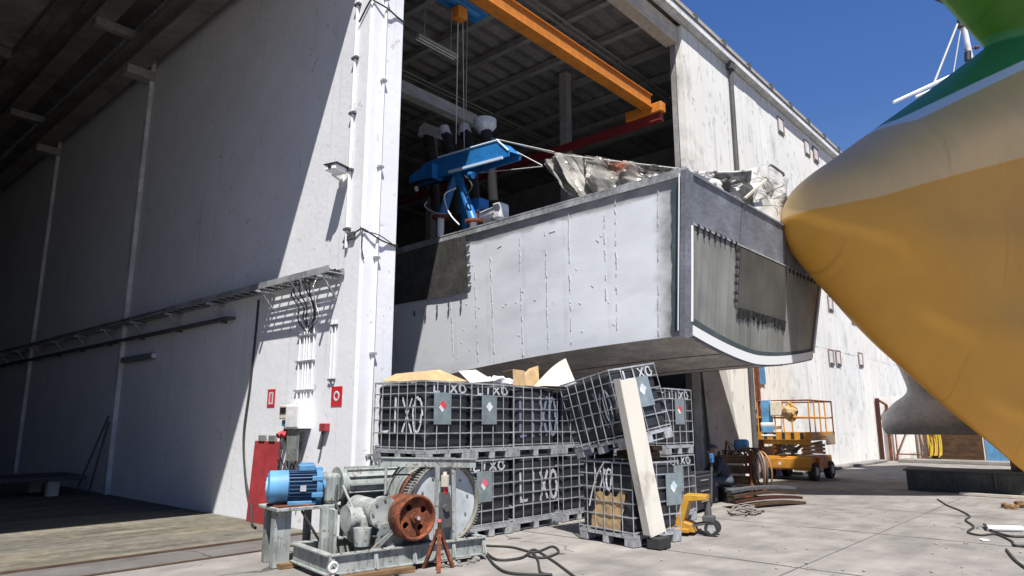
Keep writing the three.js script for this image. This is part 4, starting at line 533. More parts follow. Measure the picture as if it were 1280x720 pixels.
  mesh('lifting_eye', [new THREE.TorusGeometry(.05, .018, 8, 18).translate(-.0, .16, .1), rod([0, .05, .08], [0, .14, .08], .03)], M.white, w);
}
{ // rusty tripod stand before the winch
  const s = thing('jack_stand', 'rusty tripod jack stand in front of the winch', 'stand', [5.92, 0, -6.42], .3);
  for (const a of [0, 2.09, 4.19]) mesh('leg', bar([Math.cos(a + .5) * .2, .004, Math.sin(a + .5) * .2], [Math.cos(a + .5) * .03, .4, Math.sin(a + .5) * .03], .05, .035), M.rust, s);
  mesh('collar', rod([0, .37, 0], [0, .46, 0], .05, .045, 12), M.rust, s); mesh('screw', rod([0, .44, 0], [0, .54, 0], .02, .02, 10), M.rust, s); mesh('screw_head', rod([0, .54, 0], [0, .57, 0], .03, .025, 10), mat([.5, .12, .1], .7), s); mesh('brace', [bar([.1, .16, .0], [-.1, .16, .02], .02, .02)], M.rust, s); }
{ const g = thing('rubble', 'small heap of concrete rubble by the winch base', 'rubble'); g.userData.kind = 'stuff'; for (let i = 0; i < 14; i++) { const r = rr(.02, .055), s = new THREE.DodecahedronGeometry(r, 0).scale(1.3, .7, 1).rotateY(rr(0, 6)); mesh('rubble_piece', s.translate(6.35 + rr(-.35, .3), r * .5, -6.45 + rr(-.1, .18)), M.concrete, g); } }
{ // grit and litter on the slabs
  const g = []; for (let i = 0; i < 160; i++) { const p = onY(rr(620, 1280), rr(618, 720), 0), r = rr(.006, .02); if (p.z < -5 && p.x < 12) continue; g.push(new THREE.TetrahedronGeometry(r, 1).scale(1.3, .6, 1).rotateY(rr(0, 6)).translate(p.x, r * .4, p.z)); }
  tag(mesh('grit', g, mat([.3, .27, .24], 1)), 'scattered grit and small stones on the concrete slabs', 'grit', null, 'stuff');
  const lit = [[1231, 675, .1, 'crumpled white paper scrap lying beside the black cable']]; for (const [x, y, r, l] of lit) { const p = onY(x, y, .012); tag(mesh('paper_scrap', poly3([[p.x - r, .01, p.z], [p.x, .03, p.z - r * .7], [p.x + r, .012, p.z + r * .2], [p.x + r * .1, .01, p.z + r * .6]], .002), M.whiteClean), l, 'paper'); }
}
{ // loops of black cable on the yard
  const P = (x, y) => { const p = onY(x, y, .016); return p; };
  let c = mesh('yard_cable', tube([[608, 682], [640, 684], [668, 690], [690, 683], [698, 690], [680, 697], [660, 694], [668, 687], [690, 700], [712, 716], [730, 730]].map(p => P(...p)), .016, 140, 6), M.cable); tag(c, 'black cable looped on the concrete beside the winch', 'cable');
  c = mesh('yard_cable', tube([[606, 690], [622, 700], [650, 698], [664, 691], [672, 700], [676, 716], [690, 719], [640, 717], [620, 708], [608, 694]].map(p => P(...p)).map(p => p.add(V(0, .006, 0))), .015, 140, 6), M.cable); tag(c, 'black cable trailing in a closed bight beside the winch base', 'cable');
  c = mesh('yard_cable', tube([[1172, 624], [1185, 632], [1200, 638], [1212, 645], [1207, 650], [1217, 658], [1210, 665], [1225, 669], [1245, 668], [1264, 676], [1270, 682], [1300, 682]].map(p => P(...p)), .018, 140, 6), M.cable); tag(c, 'wavy black cable lying under the yellow bulbous bow', 'cable');
  c = mesh('yard_cable', tube([[1258, 687], [1266, 697], [1275, 705], [1300, 722]].map(p => P(...p)), .018, 40, 6), M.cable); tag(c, 'short straight black cable across the concrete near the white tube', 'cable');
  const t = thing('white_tube', 'white tube with black hose tail lying on the concrete', 'tube'); const a = onY(1234, 660, .05), b = onY(1278, 661, .05); mesh('tube', rod(a, b, .045, .045, 12), M.whiteClean, t); mesh('hose_tail', tube([a, onY(1230, 655, .05), onY(1240, 663, .03), onY(1262, 670, .02), onY(1290, 671, .02)], .02, 40, 6), M.cable, t);
}

// ---------------------------------------------------------------- pallet truck, timber, person, odds and ends under the hull
{
  const p = thing('pallet_truck', 'yellow hand pallet truck parked beside the container stack', 'pallet truck', [10.36, 0, -5.52], -1.28);
  for (const z of [-.2, .2]) { mesh('fork', [RB(-1.05, .05, z - .08, .1, .11, z + .08, .012, 1)], M.yellow, p); mesh('fork_roller', rod([-.9, .045, z - .05], [-.9, .045, z + .05], .04, .04, 12), M.rubber, p); }
  mesh('mast_plate', [prism([[0, .06], [.34, .06], [.30, .16], [.18, .2], [.28, .52], [.55, .55], [.55, .6], [.22, .6], [.06, .18]], .36, .008).translate(-.18, 0, -.18)], M.yellow, p);
  mesh('pump', [rod([.36, .2, 0], [.36, .5, 0], .06, .05, 14), RB(.28, .2, -.1, .46, .3, .1, .02)], M.darkgrey, p);
  for (const z of [-.1, .1]) { const w = mesh('wheel', rod([.42, .115, z - .035], [.42, .115, z + .035], .11, .11, 24), M.rubber, p); mesh('wheel_hub', [rod([.42, .115, z - .037], [.42, .115, z + .037], .072, .072, 5)], M.galv, w); }
  mesh('axle', rod([.42, .115, -.08], [.42, .115, .08], .025, .025, 10), M.galv, p); mesh('handle', [rod([.42, .5, 0], [.46, 1.18, 0], .018), rod([.46, 1.18, -.12], [.46, 1.18, .12], .018)], M.darkgrey, p); mesh('handle_grip', [RB(.43, 1.1, -.05, .49, 1.24, .05, .015)], M.machineBlue, p); mesh('linkage', [bar([.1, .14, -.12], [.42, .2, -.12], .03, .03), bar([.1, .14, .12], [.42, .2, .12], .03, .03)], M.darkgrey, p);
}
{ // bent boards stacked on the ground
  const cols = [M.darkgrey, mat([.28, .10, .09], .7, 0, { map: T.timber }), mat([.36, .30, .24], .8, 0, { map: T.timber }), mat([.42, .38, .33], .8, 0, { map: T.timber })], lb = ['bottom weathered bowed plank of the pile by the boat', 'reddish bowed plank in the pile by the boat', 'brown bowed plank in the pile by the boat', 'dark top plank of the pile by the boat'];
  const ms = [cols[3], cols[1], cols[2], cols[0]];
  for (let k = 0; k < 4; k++) { const y = .03 + k * .1, L = 1.05 - k * .03; const g = []; const n = 10; const f = s => V(14.85 + s * L * .93 + k * .02, y + .05 * (1 - s * s) + .0, -5.95 + k * -.06 + s * .33); for (let i = 0; i < n; i++) g.push(bar(f(-1 + 2 * i / n), f(-1 + 2 * (i + 1) / n + .01), .2, .055)); tag(mesh('bowed_plank', g, ms[k]), lb[k], 'plank', 'bowed planks in a pile'); }
}
{ // heap of grey lines
  const s = []; for (let k = 0; k < 9; k++) { const a = rr(0, 6), pts = []; for (let i = 0; i < 8; i++) { const b = a + i * rr(.6, 1.2), r = rr(.1, .5); pts.push(V(13.4 + Math.cos(b) * r * 1.2, .02 + rr(0, .14) * (r < .3 ? 1 : .25), -5.85 + Math.sin(b) * r * .7)); } s.push(pts); }
  const g = thing('rope_heap', 'tangled heap of grey rope beside the plank pile', 'rope'); const hr = mat([.2, .18, .16], .9); s.forEach(p => mesh('rope', tube(p, .016, 60, 5), hr, g));
  const c = thing('hose_coil', 'coil of brown hose hanging beside the dark doorway', 'hose'); for (let k = 0; k < 7; k++) { const r = .42 + rr(-.09, .1); const t = new THREE.TorusGeometry(r, .022, 6, 40).scale(.75, 1, 1).rotateY(.9 + rr(-.15, .15)).rotateZ(rr(-.1, .1)).translate(16.35 + rr(-.06, .06), .66 + rr(-.05, .05), -6.75 + rr(-.08, .08)); mesh('hose_turn', t, k % 3 === 0 ? M.darkgrey : M.copper, c); }
  mesh('hose_stand', [rod([16.35, .004, -6.95], [16.35, 1.15, -6.95], .03), B(16.1, .004, -7.15, 16.6, .03, -6.7), rod([16.35, 1.13, -6.95], [16.35, 1.13, -6.6], .02)], M.rust, c);
  const r = thing('scrap_crate', 'wooden crate of brown scrap behind the hose coil', 'crate', [16.9, 0, -7.5], .3); for (let i = 0; i < 4; i++) { mesh('slat', B(-.5, .05 + i * .24, .4, .5, .24 + i * .24, .43), M.timber, r); mesh('slat', B(-.53, .05 + i * .24, -.4, -.5, .24 + i * .24, .4), M.timber, r); } for (const x of [-.48, .48]) for (const z of [-.37, .37]) mesh('post', B(x - .04, .004, z - .03, x + .04, 1.05, z + .03), M.timber, r); mesh('scrap', (() => { const g = []; for (let i = 0; i < 26; i++) g.push(bar([rr(-.45, .45), rr(.7, 1), rr(-.35, .35)], [rr(-.5, .5), rr(.9, 1.3), rr(-.4, .4)], rr(.02, .06), .02)); return g; })(), M.copper, r); mesh('blue_bag', RB(.25, 1.0, -.1, .6, 1.32, .25, .08), M.blue, r); mesh('crate_floor', B(-.46, .05, -.36, .46, .08, .36), M.timber, r);
  const d = thing('plywood_sheet', 'upright brown plywood sheet in the shade under the hull', 'sheet', [12.85, 0, -7.3], .25); mesh('sheet', B(-.2, .004, 0, .25, 1.55, .03), M.timber, d); mesh('batten', B(-.18, .1, -.05, -.12, 1.5, -.002), M.timber, d);
  const e = thing('tool_chest', 'black tool chest in the shade beside the plywood sheet', 'chest', [13.1, 0, -6.85], .1); mesh('body', RB(-.42, .06, -.3, .42, .72, .3, .02), M.darkgrey, e); for (let i = 0; i < 3; i++) { const q = mesh('drawer', RB(-.4, .1 + i * .2, .3, .4, .28 + i * .2, .315, .005, 1), M.black, e); mesh('pull', B(-.2, .2 + i * .2, .315, .2, .22 + i * .2, .33), M.galv, q); } for (const x of [-.36, .36]) for (const z of [-.24, .24]) mesh('caster', rod([x - .02, .032, z], [x + .02, .032, z], .03, .03, 10), M.rubber, e); mesh('lid', RB(-.43, .725, -.31, .43, .76, .31, .01), M.black, e);
}
{ // person sitting in the shade, bent over the work
  const bones = [ // a, b, ra, rb, kind
    [[0, .47, 0], [0, .62, -.06], .15, .15, 0], [[0, .62, -.06], [.0, .86, -.20], .15, .155, 0], [[-.15, .93, -.21], [.15, .93, -.21], .075, .075, 0], [[0, .92, -.23], [0, 1.02, -.29], .055, .05, 1],
    [[-.09, .46, 0], [-.13, .52, -.42], .09, .065, 2], [[-.13, .52, -.42], [-.12, .1, -.38], .062, .045, 2], [[-.12, .055, -.36], [-.13, .045, -.56], .045, .04, 3],
    [[.09, .46, 0], [.16, .53, -.40], .09, .065, 2], [[.16, .53, -.40], [.15, .1, -.42], .062, .045, 2], [[.15, .055, -.40], [.17, .045, -.60], .045, .04, 3],
    [[-.2, .9, -.21], [-.27, .68, -.34], .055, .045, 0], [[-.27, .68, -.34], [-.09, .62, -.5], .043, .033, 0], [[.2, .9, -.21], [.28, .68, -.34], .055, .045, 0], [[.28, .68, -.34], [.1, .64, -.52], .043, .033, 0],
  ];
  for (const s of [-1, 1]) { bones.push([[s * .09, .62, -.5], [s * .05, .6, -.55], .03, .03, 1]); for (let f = 0; f < 4; f++) bones.push([[s * .05, .615 - f * .018, -.56], [s * .01, .6 - f * .018, -.6], .011, .009, 1]); bones.push([[s * .06, .63, -.53], [s * .025, .65, -.57], .012, .01, 1]); }
  bones.push([[0, 1.1, -.31], [0, 1.16, -.30], .092, .095, 1], [[0, 1.06, -.375], [0, 1.05, -.37], .05, .05, 1], [[0, 1.115, -.405], [0, 1.095, -.425], .014, .018, 1], [[-.095, 1.12, -.31], [-.1, 1.1, -.31], .022, .018, 1], [[.095, 1.12, -.31], [.1, 1.1, -.31], .022, .018, 1]);
  const cols = [[.05, .05, .062], [.34, .21, .15], [.07, .08, .105], [.03, .025, .02]];
  const N = 92, S = .72, cY = .62, cZ = -.22, mc = new MarchingCubes(N, M.black, false, true, 400000); mc.isolation = 0;
  const bb = bones.map(b => ({ a: V(...b[0]), d: V(...b[1]).sub(V(...b[0])), ra: b[2], rb: b[3], k: b[4] }));
  const p = V(0, 0, 0), t = V(0, 0, 0);
  const sd = (p) => { let r = 1e9, kk = 0, best = 1e9; for (const b of bb) { t.copy(p).sub(b.a); const h = clamp(t.dot(b.d) / b.d.lengthSq()); const q = t.addScaledVector(b.d, -h).length() - lerp(b.ra, b.rb, h); if (q < best) { best = q; kk = b.k; } const k = b.ra < .02 ? .006 : .03, hh = clamp(.5 + .5 * (r - q) / k); r = lerp(r, q, hh) - k * hh * (1 - hh); } return [r, kk]; };
  for (let k = 0; k < N; k++) for (let j = 0; j < N; j++) for (let i = 0; i < N; i++) { p.set((i / N * 2 - 1) * S, (j / N * 2 - 1) * S + cY, (k / N * 2 - 1) * S + cZ); mc.field[i + j * N + k * N * N] = -sd(p)[0]; }
  mc.update();
  const cnt = mc.count, pos = new Float32Array(cnt * 3), nor = new Float32Array(cnt * 3), col = new Float32Array(cnt * 3);
  for (let i = 0; i < cnt; i++) { const x = mc.positionArray[i * 3] * S, y = mc.positionArray[i * 3 + 1] * S + cY, z = mc.positionArray[i * 3 + 2] * S + cZ; pos.set([x, y, z], i * 3); nor.set([mc.normalArray[i * 3], mc.normalArray[i * 3 + 1], mc.normalArray[i * 3 + 2]], i * 3); col.set(cols[sd(p.set(x, y, z))[1]], i * 3); }
  const g = new THREE.BufferGeometry(); g.setAttribute('position', new THREE.BufferAttribute(pos, 3)); g.setAttribute('normal', new THREE.BufferAttribute(nor, 3)); g.setAttribute('color', new THREE.BufferAttribute(col, 3)); g.setAttribute('uv', new THREE.BufferAttribute(new Float32Array(cnt * 2), 2));
  const P = thing('person', 'person in dark clothes and cap sitting bent over work under the hull', 'person', [15.05, 0, -6.95], .9);
  mesh('body', g, new THREE.MeshStandardMaterial({ vertexColors: true, roughness: .85, side: THREE.DoubleSide }), P);
  mesh('cap', [new THREE.SphereGeometry(.108, 20, 10, 0, Math.PI * 2, 0, Math.PI / 2).scale(1, .85, 1.05).translate(0, 1.165, -.3), new THREE.CylinderGeometry(.09, .09, .012, 16, 1, false, 0, Math.PI).rotateY(Math.PI / 2).translate(0, 1.175, -.37)], M.darkgrey, P);
  mesh('eye', [new THREE.SphereGeometry(.012, 8, 6).translate(-.035, 1.125, -.395), new THREE.SphereGeometry(.012, 8, 6).translate(.035, 1.125, -.395)], M.black, P); mesh('mouth', B(-.025, 1.058, -.424, .025, 1.065, -.418), mat([.25, .09, .08], .7), P);
  const tl = thing('hand_tool', 'small teal hand tool held by the sitting person', 'tool', [15.05, 0, -6.95], .9); mesh('tool_body', rod([-.09, .6, -.6], [.1, .62, -.61], .026, .03, 12), mat([.03, .25, .27], .5), tl); mesh('tool_tip', rod([-.2, .585, -.59], [-.09, .6, -.6], .008, .012, 8), M.galv, tl);
  const st = thing('seat_crate', 'black crate used as a seat under the hull', 'crate', [15.05, 0, -6.95], .9); mesh('crate_body', RB(-.22, .004, -.12, .22, .33, .26, .02), M.black, st); mesh('crate_rim', RB(-.235, .3, -.135, .235, .325, .275, .01), M.darkgrey, st);
}

// ---------------------------------------------------------------- scissor lift
{
  const l = thing('scissor_lift', 'orange yellow scissor lift with railed platform by the white facade', 'lift', [22.1, 0, -7.4]), O = M.liftYellow, L = 2.1, W = 1.6; // x 0..L, z 0..-W
  mesh('chassis', [RB(.02, .32, -W + .1, L - .05, .72, -.1, .03), prism([[0, 0], [.5, 0], [.34, .34], [.04, .34]], .05).rotateY(-Math.PI / 2).translate(.0, .3, -.6)], O, l);
  mesh('chassis_end', [RB(-.06, .36, -W + .05, .02, .66, -.5, .02), RB(-.08, .38, -.48, .0, .7, -.06, .02)], O, l);
  for (const [x, z] of [[.3, -.12], [.3, -W + .12], [L - .35, -.12], [L - .35, -W + .12]]) { const s = z > -.5 ? 1 : -1, w = mesh('wheel', rod([x, .27, z - .1], [x, .27, z + .1], .265, .265, 28), M.rubber, l); mesh('wheel_hub', [rod([x, .27, z + s * .1], [x, .27, z + s * .115], .14, .12, 16)], M.galv, w); }
  for (let k = 0; k < 3; k++) for (const z of [-.35, -W + .35]) { const y = .78 + k * .12; mesh('scissor_arm', bar([.1, y, z], [L - .15, y + .1, z], .06, .085), k % 2 ? M.orange : O, l); mesh('scissor_arm', bar([.1, y + .1, z + .07], [L - .15, y, z + .07], .06, .085), O, l); }
  mesh('hydraulic_ram', rod([.5, .8, -W / 2], [1.5, 1.05, -W / 2], .06, .05, 12), M.galv, l);
  mesh('platform', [RB(-.1, 1.2, -W, L + .05, 1.32, 0, .015, 1), B(-.13, 1.22, -W - .02, -.1, 1.46, .02), B(-.1, 1.325, .0, L + .05, 1.46, .02)], O, l); mesh('side_panel', [B(1.25, 1.05, .005, L, 1.38, .03)], mat([.30, .24, .17], .7), l); mesh('underframe', [B(-.05, 1.08, -W + .1, .2, 1.2, -.1)], O, l);
  const rails = [[-.08, .0], [L, .0], [L, -W], [-.08, -W]];
  for (const y of [1.9, 2.42]) for (let i = 0; i < 4; i++) { const a = rails[i], b = rails[(i + 1) % 4]; mesh('guard_rail', rod([a[0], y, a[1]], [b[0], y, b[1]], .024), y > 2 ? M.rust : O, l); }
  for (const [x, z] of [...rails, [.9, 0], [.9, -W], [-.08, -W * .33], [-.08, -W * .66], [1.4, 0], [.4, 0]]) mesh('guard_post', rod([x, 1.32, z], [x, 2.42, z], .022), O, l);
  mesh('control_box', [RB(-.2, 1.95, -1.15, -.02, 2.4, -.8, .03)], M.cream, l); mesh('rag_bundle', (() => { const s = new THREE.IcosahedronGeometry(.24, 2), p = s.attributes.position; for (let i = 0; i < p.count; i++) { const k = 1 + (vn(p.getX(i) * 9 + 50, p.getY(i) * 9 + p.getZ(i) * 7 + 50, 100, 100, 5) - .5) * .7; p.setXYZ(i, p.getX(i) * k, p.getY(i) * k * 1.2, p.getZ(i) * k); } s.computeVertexNormals(); return s.translate(-.02, 2.05, -.62); })(), M.card, l);
  mesh('hydraulic_hose', tube([[.05, .7, -.8], [-.04, .9, -.9], [.05, 1.1, -1.0], [.3, 1.0, -.9]], .02, 30, 5), M.cable, l); for (let i = 0; i < 5; i++) mesh('warning_stripe', B(-.134, 1.24, -.2 - i * .28, -.1305, 1.44, -.3 - i * .28), M.black, l); mesh('logo_patch', B(-.063, .46, -1.05, -.061, .54, -.97), M.paintWhite, l); mesh('battery_box', [RB(.5, .34, -.098, 1.3, .68, -.0, .02)], M.orange, l); mesh('step', [B(1.3, .34, -.09, 1.5, .38, .08)], M.darkgrey, l);
  const cl = thing('blue_cloth', 'blue and white cloths hung over the lift guard rail', 'cloth'); mesh('cloth', grid(6, 8, (u, v) => V(21.97 - .02 * Math.sin(v * 8), 2.44 - v * 1.0, -8.5 - u * .36 + .02 * Math.sin(u * 9))), M.blue, cl); mesh('white_cloth', grid(6, 8, (u, v) => V(21.98 - .02 * Math.sin(v * 8), 1.75 - v * .42, -8.45 - u * .45)), M.white, cl);
}

// ---------------------------------------------------------------- end wall and clutter beyond the lift
{
  const w = thing('end_wall', 'low weathered end wall beyond the grey bulbous bow', 'wall'); const X = 37; for (let i = 0; i < 12; i++) mesh('wall_panel', B(X, 0, FZ + i * 1.4 + .03, X + .2, 3.0, FZ + i * 1.4 + 1.39), i % 3 === 1 ? M.cream : M.facade, w);
  const k = tag(mesh('blue_sheet', B(X - .06, .05, -5.0, X - .01, 2.9, -1.6), M.blue), 'large blue sheet fixed on the end wall', 'sheet');
  tag(mesh('brown_board', B(X - .07, .1, -7.1, X - .012, 2.4, -5.1), mat([.40, .33, .26], .9, 0, { map: T.timber })), 'stained brown board leaning on the end wall', 'board');
  const f = thing('door_frame', 'rusty pink steel door frame at the end of the facade', 'frame'); mesh('post', [B(36.2, 0, FZ + .05, 36.36, 2.9, FZ + .2)], mat([.36, .16, .15], .8, 0, { map: T.rust }), f); mesh('post', B(36.8, 0, FZ + .3, 36.92, 2.6, FZ + .42), M.rust, f); mesh('lintel', [bar([36.28, 2.85, FZ + .12], [36.86, 2.6, FZ + .36], .08, .08)], M.rust, f);
  const gt = thing('wire_gate', 'thin dark steel gate frame against the end wall', 'gate'); mesh('gate_frame', [rod([X - .15, .3, -8.5], [X - .15, 2.4, -8.5], .03), rod([X - .15, .3, -7.5], [X - .15, 2.4, -7.5], .03), rod([X - .15, .32, -8.5], [X - .15, .32, -7.5], .03), rod([X - .15, 2.38, -8.5], [X - .15, 2.38, -7.5], .03)], M.rust, gt); mesh('brace', rod([X - .15, .35, -8.5], [X - .15, 2.3, -7.6], .025), M.rust, gt); mesh('hinge_post', [B(X - .2, 0, -7.52, X - .1, .32, -7.44), B(X - .2, 0, -8.56, X - .1, .32, -8.48)], M.rust, gt);
  const h = thing('yellow_hose', 'bundle of yellow hoses hanging on the end wall', 'hose'); for (let i = 0; i < 9; i++) { const z = -7.35 + i * .06; mesh('hose_loop', tube([[X - .1, 2.3, z], [X - .16, 1.6, z + rr(-.1, .1)], [X - .14, .5 + rr(-.2, .3), z + .1], [X - .2, .25, z + .15], [X - .14, .9, z + .2], [X - .1, 2.25, z + .1]], .03, 40, 5), i % 3 ? mat([.55, .40, .04], .6) : M.rust, h); } mesh('hook', rod([X - .16, 2.3, -7.4], [X - .16, 2.3, -6.8], .03), M.rust, h);
  const kb = thing('wall_kerb', 'raised concrete kerb along the foot of the end wall', 'kerb'); mesh('kerb', [RB(35.6, 0.004, FZ + .9, 36.95, .14, 8, .02), RB(24.5, .004, FZ + .01, 35.58, .10, FZ + .5, .02)], M.concrete, kb);
}
{ const b = thing('blue_tarp', 'small blue tarp strip tied to the facade beside the rusty post', 'tarp'); mesh('strip', grid(4, 6, (u, v) => V(22.5 + u * .55, 3.0 + v * .75, FZ + .05 + .02 * Math.sin(u * 7 + v * 3))), M.blue, b); mesh('tie', rod([22.3, 3.72, FZ + .1], [22.52, 3.74, FZ + .06], .012), M.rope, b); }
{ // keel blocks
  const k = thing('keel_block', 'long dark steel keel block on the shaded concrete', 'block', [21.3, 0, -3.4], .12); mesh('box_body', [RB(-.3, .004, -1.3, .9, .5, 1.7, .02)], mat([.3, .3, .25], .8, 0, { map: T.greypaint }), k); mesh('top_plate', B(-.36, .5, -1.36, .96, .54, 1.76), M.darkgrey, k); for (let i = 0; i < 4; i++) mesh('stiffener', B(-.36, .02, -1.1 + i * .85, -.3, .49, -1.06 + i * .85), M.darkgrey, k);
  const t = thing('timber_keel', 'dark timber support stack beneath the yellow bow', 'block', [22.0, 0, -2.1], .1); for (let i = 0; i < 4; i++) mesh('timber', RB(-.3, .01 + i * .27, -.4 + (i % 2) * .05, .3, .27 + i * .27, .4, .015), M.girder, t);
  const b = thing('flat_beam', 'pale flat beam lying on the concrete by the keel block', 'beam'); const a = onY(1200, 617, .04), c = onY(1285, 622, .04); mesh('beam', bar(a, c, .12, .06), M.cream, b);
  const r = thing('brick_rubble', 'broken brown rubble pieces by the pale beam', 'rubble'); for (let i = 0; i < 9; i++) { const p = onY(rr(1255, 1282), rr(629, 637), 0); const s = rr(.04, .12); mesh('rubble_piece', new THREE.DodecahedronGeometry(s, 0).scale(1.4, .6, 1).rotateY(rr(0, 6)).translate(p.x, s * .4, p.z), M.timber, r); } r.userData.kind = 'stuff';
}

// ---------------------------------------------------------------- ships at the right
function bow(P0, ax, contour, hbOf, lenOf, yOf, nLev, tMax) { // waterlines with elliptic entry about a vertical centre plane; contour: bow profile
  const lat = V(-ax.z, 0, ax.x), prof = contour.map(([px, py]) => { const d = rayOf(px, py), n = lat; const s = P0.clone().sub(EYE).dot(n) / d.dot(n), p = EYE.clone().addScaledVector(d, s); return [p.clone().sub(P0).dot(ax), p.y]; }).sort((a, b) => a[1] - b[1]);
  const nose = y => { if (y <= prof[0][1]) return prof[0][0]; for (let i = 0; i + 1 < prof.length; i++) if (y <= prof[i + 1][1]) { const f = (y - prof[i][1]) / (prof[i + 1][1] - prof[i][1]); return lerp(prof[i][0], prof[i + 1][0], f); } return prof.at(-1)[0]; };
  const sm = y => { const h = y > 10.5 ? .03 : .12; return (nose(y - h) + nose(y - h / 2) + 2 * nose(y) + nose(y + h / 2) + nose(y + h)) / 6; };
  const y0 = prof[0][1], y1 = yOf;
  return { lat, prof, nose, geo: grid(80, nLev, (u, v) => { // u: 0 port aft .. .5 nose .. 1 starboard aft
    const y = lerp(y0, y1, v), tn = sm(y), s = u < .5 ? 1 : -1, w = Math.abs(u - .5) * 2, k = w * w, len = lenOf(y), tt = k * (tMax - tn), b = hbOf(y, s) * Math.sqrt(clamp(1 - (1 - clamp(tt / len)) ** 2)); return P0.clone().addScaledVector(ax, tn + tt).addScaledVector(lat, s * b).setY(y);
  }, (u, v) => { const y = lerp(y0, y1, v), tn = sm(y), w = Math.abs(u - .5) * 2; return [(tn + w * w * (tMax - tn)) / 16 + .35, y / 20]; }) };
}
const pw = (tab, y) => { if (y <= tab[0][0]) return tab[0][1]; for (let i = 0; i + 1 < tab.length; i++) if (y <= tab[i + 1][0]) { let f = (y - tab[i][0]) / (tab[i + 1][0] - tab[i][0]); f = f * f * (3 - 2 * f); return lerp(tab[i][1], tab[i + 1][1], f); } return tab.at(-1)[1]; };
{
  const ax = V(.86, 0, .51).normalize(), P0 = V(15.9, 0, -5.1);
  const contour = [[1310, 612], [1275, 586], [1240, 555], [1180, 505], [1100, 430], [1064, 392], [1044, 367], [1022, 341], [1004, 317], [995, 302], [988, 286], [984, 270], [987, 255], [993, 240], [1004, 227], [1024, 211], [1045, 197], [1078, 173], [1110, 150], [1170, 107], [1233, 59], [1185, 0], [1130, -68], [1096, -110]];
  const hb = (y, s) => pw([[.3, .3], [2, .8], [4, 1.25], [6, 1.6], [9, 1.9], [11.6, 1.8], [13.6, 3.2]], y) * (s < 0 ? lerp(.8, .3, sstep(10, 12, y)) : 1);
  const s = thing('yellow_ship', 'ship with yellow bulbous bow, white line and green upper hull', 'ship');
  const b = bow(P0, ax, contour, hb, y => pw([[0, 4.5], [3, 3.4], [6, 2.5], [8, 2.7], [11, 4.5], [14, 6]], y), 13.6, 150, 12);
  const hull = mesh('hull', b.geo, M.shipYellow, s, true);
  // where the paint lines run, in hull coordinates
  hull.updateWorldMatrix(true, false); const rc = new THREE.Raycaster(); const uvAt = (x, y) => { rc.set(EYE, rayOf(x, y)); const h = rc.intersectObject(hull)[0]; return h ? [h.uv.x, h.uv.y] : null; };
  const l1 = [[996, 267], [1040, 258], [1100, 246], [1160, 228], [1220, 212], [1278, 197]].map(p => uvAt(...p)).filter(Boolean), l2 = [[1120, 150], [1150, 136], [1190, 117], [1230, 98], [1278, 76]].map(p => uvAt(...p)).filter(Boolean);
  const lin = (L, u) => { if (!L.length) return 2; if (u <= L[0][0]) return L[0][1]; for (let i = 0; i + 1 < L.length; i++) if (u <= L[i + 1][0]) return lerp(L[i][1], L[i + 1][1], (u - L[i][0]) / (L[i + 1][0] - L[i][0] + 1e-6)); return L.at(-1)[1]; };
  const sr = (L) => L.sort((a, b) => a[0] - b[0]); sr(l1); sr(l2);
  const kn = 12.05 / 20;
  const tx = tex(1024, 1, (u, v) => { const a = lin(l1, u), w = lin(l2, u), n = fbm(u, v, 12, 12, 4, 501) - .5, n2 = fbm(u, v, 60, 40, 3, 503) - .5, sc = fbm(u, v, 90, 8, 4, 507), k = 1 + n * .07 + n2 * .05 - (sc > .66 ? (sc - .66) * .6 : 0); if (v < a) return [.84 * k, .615 * k, .23 * k]; if (v < w - .012) return [.86 * k, .73 * k, .51 * k]; if (v < w) return [.84, .89, .92]; if (v > kn) return [.24 * k, .47 * k, .08 * k]; return [.22 * k, .53 * k, .31 * k]; }); tx.repeat.set(1, 1); tx.wrapS = tx.wrapT = THREE.ClampToEdgeWrapping;
  const hb2 = tex(512, 1, (u, v) => g3(fbm(u, v, 10, 12, 4, 511)), false); hb2.repeat.set(1, 1);
  hull.material = mat('#ffffff', .42, 0, { map: tx, bumpMap: hb2, bumpScale: .01 });
  mesh('deck', grid(1, 1, (u, v) => P0.clone().addScaledVector(ax, lerp(4.5, 12, u)).addScaledVector(b.lat, lerp(-1.2, 1.5, v) * (.3 + u)).setY(13.45)), M.darkgrey, s);
  // unseen slab added to shade the bulb, cut to its outline along the sun
  { const pts = [], p = hull.geometry.attributes.position; for (let i = 0; i < p.count; i += 7) { const y = p.getY(i); if (y > .9 && y < 12.5) { const k = 17.4 - y; pts.push([p.getX(i) - SUN.x * k, p.getZ(i) - SUN.z * k]); } }
    pts.sort((a, b) => a[0] - b[0] || a[1] - b[1]); const cr = (o, a, b) => (a[0] - o[0]) * (b[1] - o[1]) - (a[1] - o[1]) * (b[0] - o[0]), half = A => { const h = []; for (const q of A) { while (h.length > 1 && cr(h.at(-2), h.at(-1), q) <= 0) h.pop(); h.push(q); } h.pop(); return h; };
    const hl = [...half(pts), ...half([...pts].reverse())]; mesh('added_shade_slab', poly3(hl.map(q => [q[0], 17.45, q[1]]), .16, V(0, 1, 0)), M.shipGreen, s); const c = P0.clone().addScaledVector(ax, 10.5).addScaledVector(b.lat, 1); mesh('slab_support', rotY(B(-1.6, 13.4, -2.4, 1.6, 17.36, 2.4), -Math.atan2(ax.z, ax.x), c.x, 0, c.z), M.white, s); }  // added shade slab and the block put in to carry it
}
